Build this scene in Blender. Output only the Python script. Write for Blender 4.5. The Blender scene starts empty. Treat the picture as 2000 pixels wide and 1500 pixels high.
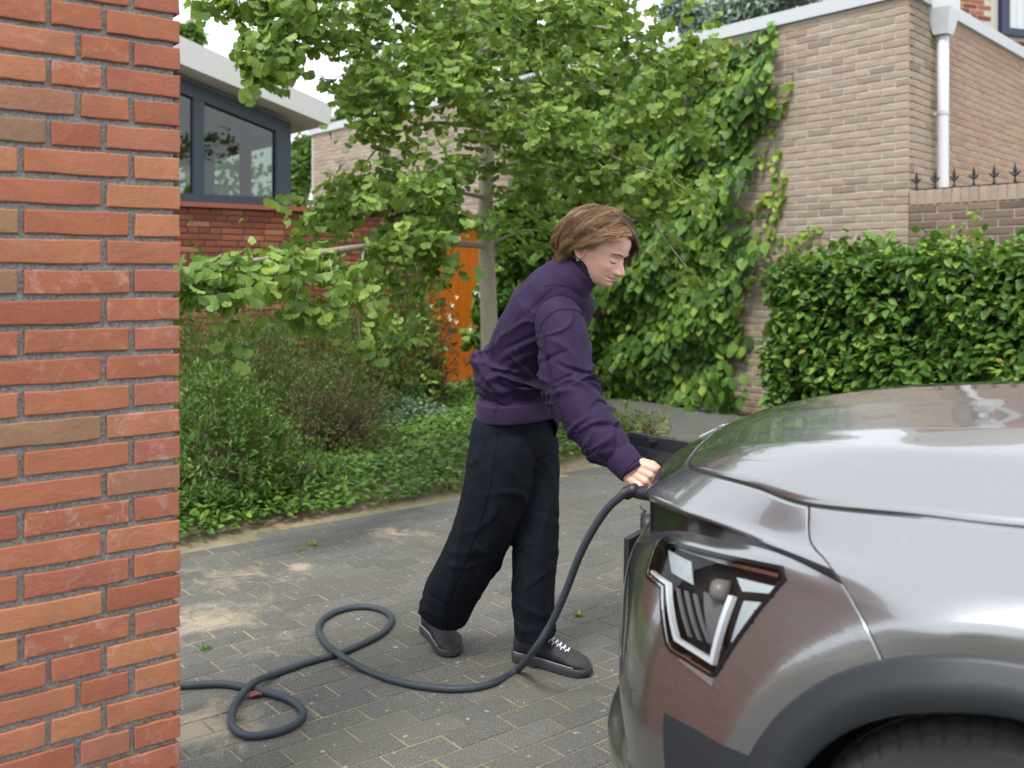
import bpy, bmesh, math, random
import numpy as np
from mathutils import Vector, Matrix, noise as mnoise

R = math.radians
SC = bpy.context.scene
COL = SC.collection
rng = np.random.default_rng(7)
random.seed(7)

# ------------------------------------------------------------------ camera, sky, sun, exposure
EYE = 1.36                      # eye height of the photographer (m)
FPX = 1944.0                    # 35 mm lens on a 36 mm wide sensor, in pixels of a 2000 wide picture
HOR = 535.0                     # horizon row of that picture (rising-front lens, verticals stay upright)
cam = bpy.data.cameras.new('camera')
cam.lens = 35.0; cam.sensor_width = 36.0
cam.shift_y = -(750.0 - HOR) / 2000.0
cam.clip_start = 0.05; cam.clip_end = 900
cam.dof.use_dof = True; cam.dof.focus_distance = 3.1; cam.dof.aperture_fstop = 3.5
camo = bpy.data.objects.new('camera', cam); COL.objects.link(camo)
camo.location = (0, 0, EYE); camo.rotation_euler = (R(90), 0, 0)
SC.camera = camo

SUN_EL, SUN_AZ = 58.0, 205.0     # high sun behind cloud, over the photographer's left shoulder
w = bpy.data.worlds.new('World'); SC.world = w; w.use_nodes = True
nt = w.node_tree; nt.nodes.clear()
sky = nt.nodes.new('ShaderNodeTexSky'); sky.sky_type = 'NISHITA'; sky.sun_disc = False
sky.sun_elevation = R(SUN_EL); sky.sun_rotation = R(SUN_AZ)
sky.air_density = 1.0; sky.dust_density = 4.0; sky.ozone_density = 1.0
hsv = nt.nodes.new('ShaderNodeHueSaturation'); hsv.inputs['Saturation'].default_value = 0.14   # thin cloud: nearly white
bgn = nt.nodes.new('ShaderNodeBackground'); bgn.inputs['Strength'].default_value = 0.15
out = nt.nodes.new('ShaderNodeOutputWorld')
cloud = nt.nodes.new('ShaderNodeMix'); cloud.data_type = 'RGBA'; cloud.inputs[0].default_value = 0.85           # even white overcast over the whole dome
cloud.inputs[7].default_value = (5.45, 5.7, 6.15, 1)
nt.links.new(sky.outputs[0], hsv.inputs['Color']); nt.links.new(hsv.outputs[0], cloud.inputs[6]); nt.links.new(cloud.outputs[2], bgn.inputs[0]); nt.links.new(bgn.outputs[0], out.inputs[0])

sl = bpy.data.lights.new('sun', 'SUN'); sl.energy = 1.5; sl.angle = R(14); sl.color = (1.0, 0.96, 0.9)
so = bpy.data.objects.new('sun', sl); COL.objects.link(so)
_az = R(SUN_AZ)
sdir = Vector((math.sin(_az) * math.cos(R(SUN_EL)), math.cos(_az) * math.cos(R(SUN_EL)), math.sin(R(SUN_EL))))
so.rotation_euler = sdir.to_track_quat('Z', 'Y').to_euler()

vs = SC.view_settings
vs.view_transform = 'Standard'; vs.look = 'None'; vs.exposure = 1.22; vs.gamma = 1.0; vs.use_curve_mapping = False
SC.cycles.use_denoising = True
SC.cycles.max_bounces = 8; SC.cycles.transparent_max_bounces = 16
SC.cycles.sample_clamp_indirect = 6.0

# ------------------------------------------------------------------ helpers
def at(px, py, Y):
    return Vector(((px - 1000.0) / FPX * Y, Y, EYE - (py - HOR) / FPX * Y))
def ground(px, py):
    Y = EYE * FPX / (py - HOR)
    return Vector(((px - 1000.0) / FPX * Y, Y, 0))

def tag(o, label=None, cat=None, group=None, kind=None):
    if label: o['label'] = label
    if cat: o['category'] = cat
    if group: o['group'] = group
    if kind: o['kind'] = kind
    return o
def empty(name, loc=(0, 0, 0), rz=0, parent=None):
    o = bpy.data.objects.new(name, None); COL.objects.link(o)
    o.location = loc; o.rotation_euler = (0, 0, rz); o.parent = parent
    o.empty_display_size = 0.1
    return o
def link(name, me, m=None, parent=None, loc=None, rot=None):
    o = bpy.data.objects.new(name, me); COL.objects.link(o)
    if m is not None and not me.materials: me.materials.append(m)
    if parent: o.parent = parent
    if loc is not None: o.location = loc
    if rot is not None: o.rotation_euler = rot
    return o
def mesh(name, verts, faces, smooth=False):
    me = bpy.data.meshes.new(name)
    me.from_pydata([tuple(v) for v in verts], [], [tuple(int(i) for i in f) for f in faces]); me.update()
    if smooth: me.polygons.foreach_set('use_smooth', [True] * len(me.polygons))
    return me
def obj(name, verts, faces, m, parent=None, smooth=False):
    return link(name, mesh(name, verts, faces, smooth), m, parent)
def shade(o, angle=None):
    o.data.polygons.foreach_set('use_smooth', [True] * len(o.data.polygons))
    return o

class MB:
    """collects shapes into one mesh"""
    def __init__(s): s.v = []; s.f = []
    def add(s, vs_, fs_):
        b = len(s.v); s.v += [tuple(v) for v in vs_]; s.f += [tuple(i + b for i in f) for f in fs_]; return s
    def box(s, lo, hi):
        (x0, y0, z0), (x1, y1, z1) = lo, hi
        return s.add([(x0,y0,z0),(x1,y0,z0),(x1,y1,z0),(x0,y1,z0),(x0,y0,z1),(x1,y0,z1),(x1,y1,z1),(x0,y1,z1)],
                     [(0,3,2,1),(4,5,6,7),(0,1,5,4),(1,2,6,5),(2,3,7,6),(3,0,4,7)])
    def obox(s, c, ax, ay, az):
        c, ax, ay, az = map(Vector, (c, ax, ay, az))
        vv = [c + ax*i + ay*j + az*k for k in (-1, 1) for i, j in ((-1,-1),(1,-1),(1,1),(-1,1))]
        return s.add(vv, [(0,3,2,1),(4,5,6,7),(0,1,5,4),(1,2,6,5),(2,3,7,6),(3,0,4,7)])
    def tube(s, pts, rad, n=10, cap=True):
        pts = [Vector(p) for p in pts]; N = len(pts)
        rad = rad if hasattr(rad, '__len__') else [rad] * N
        t = (pts[1] - pts[0]).normalized()
        side = t.orthogonal().normalized(); b = len(s.v)
        for i, p in enumerate(pts):
            t2 = (pts[min(i+1, N-1)] - pts[max(i-1, 0)]).normalized()
            side = (side - t2 * side.dot(t2)).normalized(); up = t2.cross(side)
            for k in range(n):
                a = 2 * math.pi * k / n
                s.v.append(tuple(p + (side * math.cos(a) + up * math.sin(a)) * rad[i]))
        for i in range(N - 1):
            for k in range(n):
                k2 = (k + 1) % n
                s.f.append((b+i*n+k, b+i*n+k2, b+(i+1)*n+k2, b+(i+1)*n+k))
        if cap:
            s.f.append(tuple(b + k for k in reversed(range(n)))); s.f.append(tuple(b + (N-1)*n + k for k in range(n)))
        return s
    def prism(s, poly, d):
        """closed polygon (list of 3d points) pushed along d"""
        n = len(poly); d = Vector(d); p = [Vector(q) for q in poly]
        return s.add(p + [q + d for q in p], [tuple(reversed(range(n))), tuple(range(n, 2*n))] + [(i, (i+1) % n, n + (i+1) % n, n + i) for i in range(n)])
    def build(s, name, m, parent=None, smooth=False):
        return obj(name, s.v, s.f, m, parent, smooth)

def spline(pts, n, closed=False):
    """Catmull-Rom through points -> n samples"""
    P = np.array([tuple(p) for p in pts], float); N = len(P)
    if closed: t = np.linspace(0, N, n, endpoint=False)
    else: t = np.linspace(0, N - 1, n)
    i = np.minimum(t.astype(int), N - 1 if closed else N - 2); f = (t - i)[:, None]
    g = (lambda k: P[k % N]) if closed else (lambda k: P[np.clip(k, 0, N - 1)])
    p0, p1, p2, p3 = g(i - 1), g(i), g(i + 1), g(i + 2)
    if not closed:
        p0 = np.where((i == 0)[:, None], 2 * p1 - p2, p0); p3 = np.where((i >= N - 2)[:, None], 2 * p2 - p1, p3)
    return 0.5 * (2*p1 + (p2 - p0)*f + (2*p0 - 5*p1 + 4*p2 - p3)*f**2 + (3*p1 - p0 - 3*p2 + p3)*f**3)

# ------------------------------------------------------------------ materials (node based)
class NT:
    def __init__(s, name):
        s.m = bpy.data.materials.new(name); s.m.use_nodes = True; s.t = s.m.node_tree; s.t.nodes.clear()
        s.out = s.n('ShaderNodeOutputMaterial')
    def n(s, typ, **kw):
        nd = s.t.nodes.new(typ)
        for k, v in kw.items(): setattr(nd, k, v)
        return nd
    def l(s, a, b): s.t.links.new(a, b)
    def set(s, nd, **kw):
        for k, v in kw.items():
            k = k.replace('_', ' ')
            if hasattr(v, 'links') or isinstance(v, bpy.types.NodeSocket): s.l(v, nd.inputs[k])
            else: nd.inputs[k].default_value = v
        return nd
    def coord(s, kind='Object'): return s.n('ShaderNodeTexCoord').outputs[kind]
    def pos(s): return s.n('ShaderNodeNewGeometry').outputs['Position']
    def island(s): return s.n('ShaderNodeNewGeometry').outputs['Random Per Island']
    def orand(s): return s.n('ShaderNodeObjectInfo').outputs['Random']
    def math(s, op, a, b=None, clamp=False):
        nd = s.n('ShaderNodeMath', operation=op, use_clamp=clamp)
        for i, v in enumerate((a, b)):
            if v is None: continue
            if isinstance(v, (int, float)): nd.inputs[i].default_value = v
            else: s.l(v, nd.inputs[i])
        return nd.outputs[0]
    def rand(s):  # one random number per separate piece, whether an object or an island
        return s.math('FRACT', s.math('ADD', s.math('MULTIPLY', s.orand(), 7.31), s.math('MULTIPLY', s.island(), 3.77)))
    def noise(s, vec, scale, detail=4, rough=.6, dist=0.0, dim='3D', w=None):
        nd = s.n('ShaderNodeTexNoise', noise_dimensions='4D' if w is not None else dim)
        s.l(vec, nd.inputs['Vector']); nd.inputs['Scale'].default_value = scale
        nd.inputs['Detail'].default_value = detail; nd.inputs['Roughness'].default_value = rough; nd.inputs['Distortion'].default_value = dist
        if w is not None: s.l(w, nd.inputs['W'])
        return nd.outputs['Fac']
    def ramp(s, fac, stops, interp='LINEAR'):
        nd = s.n('ShaderNodeValToRGB'); s.l(fac, nd.inputs[0]); e = nd.color_ramp.elements; nd.color_ramp.interpolation = interp
        while len(e) < len(stops): e.new(0.5)
        for k, (p, c) in enumerate(stops):
            e[k].position = p; e[k].color = tuple(c) + (1,) if len(c) == 3 else c
        return nd.outputs[0]
    def mixc(s, f, a, b, typ='MIX'):
        nd = s.n('ShaderNodeMix', data_type='RGBA', blend_type=typ)
        for sock, v in ((nd.inputs[0], f), (nd.inputs[6], a), (nd.inputs[7], b)):
            if isinstance(v, (int, float)): sock.default_value = v
            elif isinstance(v, (tuple, list)): sock.default_value = tuple(v) + (1,) if len(v) == 3 else v
            else: s.l(v, sock)
        return nd.outputs[2]
    def mapr(s, v, a, b, c=0.0, d=1.0):
        nd = s.n('ShaderNodeMapRange'); s.l(v, nd.inputs[0])
        for i, q in enumerate((a, b, c, d)): nd.inputs[i + 1].default_value = q
        return nd.outputs[0]
    def bump(s, h, strength=.5, dist=.01, normal=None):
        nd = s.n('ShaderNodeBump'); nd.inputs['Strength'].default_value = strength; nd.inputs['Distance'].default_value = dist
        s.l(h, nd.inputs['Height'])
        if normal is not None: s.l(normal, nd.inputs['Normal'])
        return nd.outputs[0]
    def bsdf(s, color, rough=.7, normal=None, **kw):
        b = s.n('ShaderNodeBsdfPrincipled')
        for sock, v in (('Base Color', color), ('Roughness', rough)):
            if isinstance(v, (int, float)): b.inputs[sock].default_value = v
            elif isinstance(v, (tuple, list)): b.inputs[sock].default_value = tuple(v) + (1,) if len(v) == 3 else v
            else: s.l(v, b.inputs[sock])
        if normal is not None: s.l(normal, b.inputs['Normal'])
        for k, v in kw.items():
            k = k.replace('_', ' ')
            if isinstance(v, (int, float)): b.inputs[k].default_value = v
            elif isinstance(v, (tuple, list)): b.inputs[k].default_value = tuple(v) + (1,) if len(v) == 3 and b.inputs[k].type == 'RGBA' else v
            else: s.l(v, b.inputs[k])
        return b.outputs[0]
    def end(s, shader): s.l(shader, s.out.inputs['Surface']); return s.m

def m_plain(name, col, rough=.6, metal=0.0, nscale=60., var=.15, bump=.15, bdist=.002, **kw):
    t = NT(name); n = t.noise(t.coord(), nscale, 4)
    c = t.mixc(n, tuple(x * (1 - var) for x in col), tuple(min(1, x * (1 + var)) for x in col))
    return t.end(t.bsdf(c, rough, t.bump(n, bump, bdist) if bump else None, Metallic=metal, **kw))

def m_brick(name, stops, bloom=(.62, .5, .46), bloom_amt=.5, soot=.3, nscale=1.0, bumps=.6):
    t = NT(name); r = t.rand(); o = t.coord(); 
    base = t.ramp(r, stops)
    n1 = t.noise(o, 9 * nscale, 5, .65, .6, w=t.math('MULTIPLY', r, 40.0))
    n2 = t.noise(o, 160 * nscale, 3, .6, w=t.math('MULTIPLY', r, 40.0))
    n3 = t.noise(o, 28 * nscale, 5, .7, 1.0, w=t.math('MULTIPLY', r, 17.0))
    c = t.mixc(t.mapr(n1, .35, .7, 0, soot), base, t.mixc(.5, base, (.07, .045, .03)))
    c = t.mixc(t.math('MULTIPLY', t.mapr(n3, .52, .72), t.math('MULTIPLY', t.mapr(t.math('FRACT', t.math('MULTIPLY', r, 13.7)), .35, 1.0), bloom_amt)), c, bloom)
    c = t.mixc(t.mapr(n2, .3, .8, 0, .35), c, t.mixc(.6, c, (.05, .03, .025)))
    grit = t.noise(o, 420 * nscale, 2, .7)
    h = t.math('ADD', t.math('ADD', t.math('MULTIPLY', n2, .55), t.math('MULTIPLY', grit, .35)), t.math('MULTIPLY', n3, .45))
    return t.end(t.bsdf(c, .88, t.bump(h, bumps, .004), Specular_IOR_Level=.25))
def m_mortar(name, c0, c1, moss=None):
    t = NT(name); p = t.pos(); n = t.noise(p, 150, 4, .8); n2 = t.noise(p, 5, 4)
    c = t.mixc(t.mapr(n, .32, .68), c0, c1)
    if moss: c = t.mixc(t.mapr(n2, .55, .7, 0, .7), c, moss)
    return t.end(t.bsdf(c, .95, t.bump(n, .9, .006), Specular_IOR_Level=.15))

MAT = {}
MAT['pillar_brick'] = m_brick('pillar_brick', [(0, (.30, .098, .056)), (.25, (.38, .140, .076)), (.5, (.34, .118, .074)), (.72, (.43, .185, .092)), (.88, (.33, .120, .084)), (.96, (.31, .175, .095)), (1, (.24, .145, .092))], bloom=(.50, .35, .31), bloom_amt=.75, soot=.55)
MAT['pillar_mortar'] = m_mortar('pillar_mortar', (.13, .128, .124), (.46, .45, .43))
MAT['red_brick'] = m_brick('red_brick', [(0, (.16, .045, .025)), (.4, (.22, .062, .034)), (.75, (.27, .08, .042)), (.93, (.33, .13, .07)), (1, (.36, .16, .09))], bloom_amt=.1, soot=.45)
MAT['red_mortar'] = m_mortar('red_mortar', (.05, .045, .042), (.11, .10, .095))
MAT['tan_brick'] = m_brick('tan_brick', [(0, (.28, .215, .165)), (.3, (.36, .288, .22)), (.55, (.40, .325, .245)), (.75, (.40, .298, .225)), (.9, (.35, .29, .21)), (1, (.25, .19, .148))], bloom=(.5, .42, .34), bloom_amt=.35, soot=.4)
MAT['tan_mortar'] = m_mortar('tan_mortar', (.40, .375, .33), (.54, .51, .455))
MAT['pink_brick'] = m_brick('pink_brick', [(0, (.33, .21, .16)), (.4, (.38, .255, .19)), (.7, (.38, .28, .19)), (1, (.36, .225, .17))], bloom=(.40, .34, .19), bloom_amt=.8, soot=.2)
MAT['dark_brick'] = m_brick('dark_brick', [(0, (.15, .105, .08)), (.5, (.20, .145, .108)), (1, (.245, .175, .125))], bloom_amt=.15, soot=.45)
MAT['coping'] = m_plain('coping_metal', (.46, .48, .49), .45, .2, 8, .06, .05)
MAT['white_coat'] = m_plain('white_coated_metal', (.55, .57, .60), .4, .0, 6, .05, .03)
MAT['terracotta'] = m_plain('terracotta_coping', (.25, .075, .04), .6, 0, 30, .2, .2)
MAT['frame_blue'] = m_plain('dark_blue_grey_paint', (.028, .040, .058), .42, 0, 40, .08, .02)
MAT['roof_white'] = m_plain('off_white_roof_edge', (.47, .465, .45), .6, 0, 12, .04, .06)
MAT['black_iron'] = m_plain('black_iron', (.012, .013, .018), .5, .2, 90, .2, .2)
# ------------------------------------------------------------------ street grid
ANG = R(51.5)
U = Vector((math.sin(ANG), math.cos(ANG), 0))       # along the paving courses and the garden wall
W = Vector((-math.cos(ANG), math.sin(ANG), 0))      # along the house wall
UP = Vector((0, 0, 1))

def piece_mesh(name, L, H, D, bev, jit, seed, nl=4, nh=2):
    """brick / paver blank: x along, z up, front at y=0 (facing -y), back at y=D; uneven edges, rounded arris"""
    r = random.Random(seed)
    per = []
    for i in range(nl): per.append((-L/2 + L*i/nl, -H/2))
    for i in range(nh): per.append((L/2, -H/2 + H*i/nh))
    for i in range(nl): per.append((L/2 - L*i/nl, H/2))
    for i in range(nh): per.append((-L/2, H/2 - H*i/nh))
    n = len(per); v = []; f = []
    off = [(r.uniform(-jit, jit), r.uniform(-jit, jit)) for _ in per]
    def ring(y, ins):
        for (x, z), (ox, oz) in zip(per, off):
            x2 = x + ox - math.copysign(ins, x) * (abs(x) > L/2 - 1e-6); z2 = z + oz - math.copysign(ins, z) * (abs(z) > H/2 - 1e-6)
            v.append((x2, y + (r.uniform(0, jit * .5) if y < bev else 0), z2))
    ring(D, 0); ring(bev, 0); ring(0, bev)
    v.append((r.uniform(-.1, .1) * L, -jit * .3, 0))
    for k in range(2):
        for i in range(n):
            j = (i + 1) % n; f.append((k*n + i, (k+1)*n + i, (k+1)*n + j, k*n + j)[::-1])
    for i in range(n): f.append((2*n + i, 2*n + (i+1) % n, len(v) - 1))
    return mesh(name, v, f)

def joined(name, items, m, parent):
    """many blanks as one mesh: items = [(mesh, matrix)]"""
    V = []; F = []; b = 0
    cache = {}
    for me, mx in items:
        if me.name not in cache:
            a = np.empty(len(me.vertices) * 3); me.vertices.foreach_get('co', a)
            cache[me.name] = (a.reshape(-1, 3), [tuple(p.vertices) for p in me.polygons])
        a, fs = cache[me.name]; M = np.array(mx)
        V.append(a @ M[:3, :3].T + M[:3, 3]); F += [tuple(i + b for i in q) for q in fs]; b += len(a)
    me = bpy.data.meshes.new(name); me.from_pydata(np.concatenate(V).tolist(), [], F); me.update()
    o = link(name, me, m, parent); o['kind'] = 'stuff'
    return o

def on_wall(org, du, s, z, nrm, dy=0.0, roll=0.0):
    """matrix of a blank whose front lies on the wall: x along du, -y along nrm"""
    x = Vector(du); y = -Vector(nrm); zz = UP
    M = Matrix((x, y, zz)).transposed().to_4x4()
    M.translation = Vector(org) + x * s + zz * z + y * dy
    return M @ Matrix.Rotation(roll, 4, 'Y')

def lay_bricks(root, org, du, nrm, length, z0, rows, course, L, H, joint, mats, m, D=.05, proud=.009, first=lambda r: 'H', pattern=None,
               single=lambda s, z: True, skip=lambda s, z, l: False, limit=300, rest='brickwork', jit=.0016, seed=0, bev=.0025, topcut=None):
    r = random.Random(seed)
    LEN = {'S': L, 'H': (L - joint) / 2, 'T': L * .75, 'Q': L * .47}
    kinds = {k: [piece_mesh('brick', l, H, D, bev, jit, seed * 50 + i * 7 + ord(k)) for i in range(5)] for k, l in LEN.items()}
    for ms in kinds.values():
        for me in ms: me.materials.append(m)
    rest_items = []; count = 0
    for row in range(rows):
        z = z0 + row * course + H / 2; s = 0.0
        seq = pattern(row, r) if pattern else None; k = 0
        while s < length - .02:
            kd = (seq[k] if seq and k < len(seq) else (first(row) if k == 0 else 'S')); k += 1
            l = LEN[kd]
            if s + l > length + .03:
                kd = 'H' if length - s > LEN['H'] * .7 else None
                if kd is None: break
                l = LEN[kd]
            c = s + l / 2
            if not skip(c, z, l) and not (topcut and z + H / 2 > topcut(c)):
                mx = on_wall(org, du, c, z + r.uniform(-1, 1) * jit, nrm, -proud + r.uniform(-1, 1) * jit, r.uniform(-.004, .004))
                me = r.choice(kinds[kd])
                if count < limit and single(c, z):
                    o = bpy.data.objects.new('brick', me); COL.objects.link(o); o.parent = root; o.matrix_local = mx; count += 1
                else: rest_items.append((me, mx))
            s += l + joint
    if rest_items: joined(rest, rest_items, m, root)

def wall_core(name, org, du, nrm, s0, s1, z0, z1, thick, m, parent):
    mb = MB(); du = Vector(du); y = -Vector(nrm); o = Vector(org)
    mb.obox(o + du * (s0 + s1) / 2 + y * thick / 2 + UP * (z0 + z1) / 2, du * (s1 - s0) / 2, y * thick / 2, UP * (z1 - z0) / 2)
    return mb.build(name, m, parent)

# ------------------------------------------------------------------ ground
t = NT('soil_and_verge'); p = t.pos(); n = t.noise(p, 3, 6); n2 = t.noise(p, 90, 3)
MAT['ground'] = t.end(t.bsdf(t.mixc(n, (.05, .06, .03), (.11, .10, .07)), .95, t.bump(n2, .5, .01)))
tag(obj('ground', [(-400, -400, -.06), (400, -400, -.06), (400, 400, -.06), (-400, 400, -.06)], [(0, 1, 2, 3)], MAT['ground']), kind='structure')

BED = [ground(353, 1080) + Vector((-1.9, -1.75, 0)), ground(353, 1080), ground(620, 1022), ground(903, 970), ground(1130, 920), ground(1215, 893), ground(1275, 868), ground(1296, 852),
       ground(1250, 828), Vector((.85, 9.6, 0)), Vector((-.1, 10.9, 0)), Vector((-.75, 11.25, 0)), Vector((-6.2, 6.7, 0))]
def in_poly(x, y, P):
    c = False; n = len(P)
    for i in range(n):
        a, b = P[i], P[(i + 1) % n]
        if (a[1] > y) != (b[1] > y) and x < (b[0] - a[0]) * (y - a[1]) / (b[1] - a[1]) + a[0]: c = not c
    return c

# garden soil
t = NT('bed_soil'); p = t.pos(); n = t.noise(p, 6, 6); n2 = t.noise(p, 140, 4)
MAT['soil'] = t.end(t.bsdf(t.mixc(t.mapr(n2, .35, .65), t.mixc(n, (.12, .095, .065), (.26, .21, .155)), (.32, .27, .21)), .95, t.bump(n2, .9, .012)))
bed_soil = tag(obj('planting_bed', [(q[0], q[1], -.004) for q in BED], [tuple(range(len(BED)))], MAT['soil']), kind='structure')

# paving
def m_paver():
    t = NT('concrete_paver'); p = t.pos(); r = t.rand(); sep = t.n('ShaderNodeSeparateXYZ'); t.l(p, sep.inputs[0])
    fine = t.noise(p, 230, 3, .75); mid = t.noise(p, 60, 4, .6); big = t.noise(p, 1.4, 5, .6, .5); spots = t.noise(p, 34, 2, .4)
    c = t.ramp(r, [(0, (.074, .073, .067)), (.5, (.102, .100, .091)), (.85, (.122, .118, .106)), (1, (.062, .064, .066))])
    c = t.mixc(t.mapr(fine, .40, .60), t.mixc(.62, c, (.028, .028, .027)), t.mixc(.30, c, (.28, .27, .24)))
    c = t.mixc(t.mapr(t.noise(p, 330, 1), .66, .70, 0, .7), c, (.42, .40, .35))
    c = t.mixc(t.mapr(big, .45, .7, 0, .4), c, (.085, .082, .045))                    # algae film
    c = t.mixc(t.mapr(spots, .70, .73, 0, .55), c, (.42, .41, .37))                   # lichen dots
    # drifts of sand blown over the stones beside the bed
    d = None
    for (px, py, rad, amt) in ((390, 1210, .60, 1.0), (585, 1105, .14, 1.25), (385, 1430, .36, 1.2), (770, 1040, .36, .95), (450, 1130, .6, .8), (540, 1240, .45, .62), (480, 1320, .4, .55)):
        g = ground(px, py); v = t.n('ShaderNodeVectorMath', operation='DISTANCE'); t.l(p, v.inputs[0]); v.inputs[1].default_value = g
        k = t.mapr(v.outputs['Value'], 0, rad, amt, 0)
        d = k if d is None else t.math('MAXIMUM', d, k)
    s = t.math('ADD', d, t.math('MULTIPLY', t.math('SUBTRACT', t.noise(p, 5, 6, .7, 1.), .5), 2.2))
    s = t.math('MULTIPLY', t.mapr(s, .5, 1.0), t.mapr(t.math('ADD', t.noise(p, 190, 3, .8), t.math('MULTIPLY', s, .12)), .44, .60))
    c = t.mixc(s, c, (.31, .255, .19))
    return t.end(t.bsdf(c, .9, t.bump(t.math('ADD', fine, t.math('MULTIPLY', mid, .6)), .55, .004), Specular_IOR_Level=.3))
MAT['paver'] = m_paver()
t = NT('joint_sand'); p = t.pos(); n = t.noise(p, 2.2, 5); n2 = t.noise(p, 260, 3)
c = t.mixc(t.mapr(n, .42, .66), (.25, .20, .12), (.11, .105, .055)); c = t.mixc(t.mapr(n2, .4, .7, 0, .5), c, (.40, .33, .22))
MAT['joint'] = t.end(t.bsdf(c, .95, t.bump(n2, .8, .006)))
paving = tag(obj('paving', [(-9, -7, -.0032), (12, -7, -.0032), (12, 16, -.0032), (-9, 16, -.0032)], [(0, 1, 2, 3)], MAT['joint']), kind='structure')
def lay_pavers():
    PL, PW, J = .203, .102, .0055
    ms = [piece_mesh('paver', PL, PW, .04, .0028, .0016, 900 + i) for i in range(8)]
    for me in ms: me.materials.append(MAT['paver'])
    r = random.Random(3); cand = []
    for j in range(-70, 130):
        for i in range(-50, 60):
            s = i * (PL + J) + (PL + J) * .5 * (j % 2) + (j * .013) % .02; w_ = j * (PW + J)
            q = U * s + W * w_ + Vector((0, 4.0, 0))
            x, y = q.x, q.y
            if y < -2.5 or y > 14 or x < -6 or x > 7.5: continue
            if in_poly(x, y, BED): continue
            if (Vector((x, y, 0)) - HOUSE0).dot(U) > -.05: continue
            if (Vector((x, y, 0)) - WALL0).dot(W) > .05: continue
            cand.append((q, y))
    def key(c):
        q, y = c
        if y < 2.3: return 1e9
        px = 1000 + q.x / y * FPX; py = HOR + EYE / y * FPX
        if not (360 < px < 1230 and py < 1530): return 1e8 + y
        return y
    cand.sort(key=key); rest = []
    for k, (q, y) in enumerate(cand):
        M = Matrix((U, W, UP)).transposed().to_4x4()
        M = M @ Matrix.Rotation(r.uniform(-.006, .006), 4, 'Z') @ Matrix.Rotation(r.uniform(-.005, .005), 4, 'X')
        M = M @ Matrix.Rotation(-math.pi / 2, 4, 'X')       # blank front (-y) turned up
        M.translation = q + UP * (r.uniform(-.0012, .0010))
        me = r.choice(ms)
        if k < 300:
            o = bpy.data.objects.new('paver', me); COL.objects.link(o); o.parent = paving; o.matrix_local = M
        else: rest.append((me, M))
    joined('paver_field', rest, MAT['paver'], paving)
HOUSE0 = Vector((2.216, 9.79, 0))         # a point at the foot of the long house wall (runs along W)
WALL0 = Vector((-2.55, 9.9, 0))           # a point at the foot of the red garden wall (runs along U)
lay_pavers()

# ------------------------------------------------------------------ red brick pillar by the drive
P0 = at(352, 535, 2.24); P0.z = 0
pil = tag(empty('brick_pillar', P0), 'tall orange-red brick gate pillar with recessed grey joints beside the drive', 'pillar')
LW, TH, HT = .96, .36, 2.32
core = MB(); N_ = -W                                            # front faces the camera
core.obox(-U * (LW / 2 + .011) + W * (TH / 2 + .010) + UP * HT / 2, U * (LW / 2 - .001), W * (TH / 2 - .001), UP * HT / 2); core.build('mortar', MAT['pillar_mortar'], pil)
def pil_pat(row, r):
    e = 'H' if row % 2 else 'T'
    k = (row * 7) % 11
    if row % 2: return [e] + (['H', 'S', 'H', 'S'] if k in (2, 5) else ['S', 'S', 'H', 'S', 'S'] if k % 3 else ['S', 'H', 'S', 'S'])
    return [e] + (['H', 'H', 'S', 'S'] if k in (1, 6, 9) else ['S', 'S', 'S', 'S'] if k % 2 else ['S', 'H', 'S', 'S'])
lay_bricks(pil, (0, 0, 0), -U, -W, LW, .006, 37, .0625, .21, .0495, .0125, None, MAT['pillar_brick'], D=.05, proud=.0, pattern=pil_pat, limit=230, seed=11, jit=.0014, bev=.0022)
# return face of the pillar, turned towards the house
lay_bricks(pil, W * .052, W, U, TH - .05, .006, 37, .0625, .21, .0495, .0125, None, MAT['pillar_brick'], D=.05, proud=.0, first=lambda q: 'S' if q % 2 else 'H', limit=70, seed=12, rest='return_brickwork')
mb = MB(); mb.obox(-U * LW / 2 + W * TH / 2 + UP * (HT + .035), U * (LW / 2 + .03), W * (TH / 2 + .03), UP * .034); mb.build('cap', MAT['terracotta'], pil)

# ------------------------------------------------------------------ red garden wall, orange door
DOOR0, DOOR1 = 2.02, 2.98
gw = tag(empty('garden_wall', WALL0), 'long dark red brick garden wall with terracotta coping behind the shrubs', 'wall')
for nm, a, b in (('mortar', -5.0, DOOR0), ('mortar', DOOR1, 3.6)): wall_core(nm, (0, 0, 0), U, -W, a, b, 0, 2.0, .22, MAT['red_mortar'], gw)
def red_single(s, z):
    q = WALL0 + U * (s - 5.0); px = 1000 + q.x / q.y * FPX; py = HOR - (z - EYE) / q.y * FPX
    return 345 < px < 830 and 395 < py < 570
lay_bricks(gw, -U * 5.0, U, -W, 8.6, .004, 32, .0624, .21, .050, .0115, None, MAT['red_brick'], D=.04, proud=.008, first=lambda q: ('S', 'H', 'T')[q % 3], pattern=lambda row, r: [('S', 'H', 'T', 'H')[row % 4]] + [r.choice('SSSH') for _ in range(60)],
           single=red_single, skip=lambda s, z, l: s + l/2 > DOOR0 + 5.0 and s - l/2 < DOOR1 + 5.0, limit=300, seed=21)
mb = MB(); mb.obox(U * ((-5.0 + 3.6) / 2) + W * .11 + UP * 2.022, U * (8.6 / 2), W * .16, UP * .022); mb.build('coping', MAT['terracotta'], gw)

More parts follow.
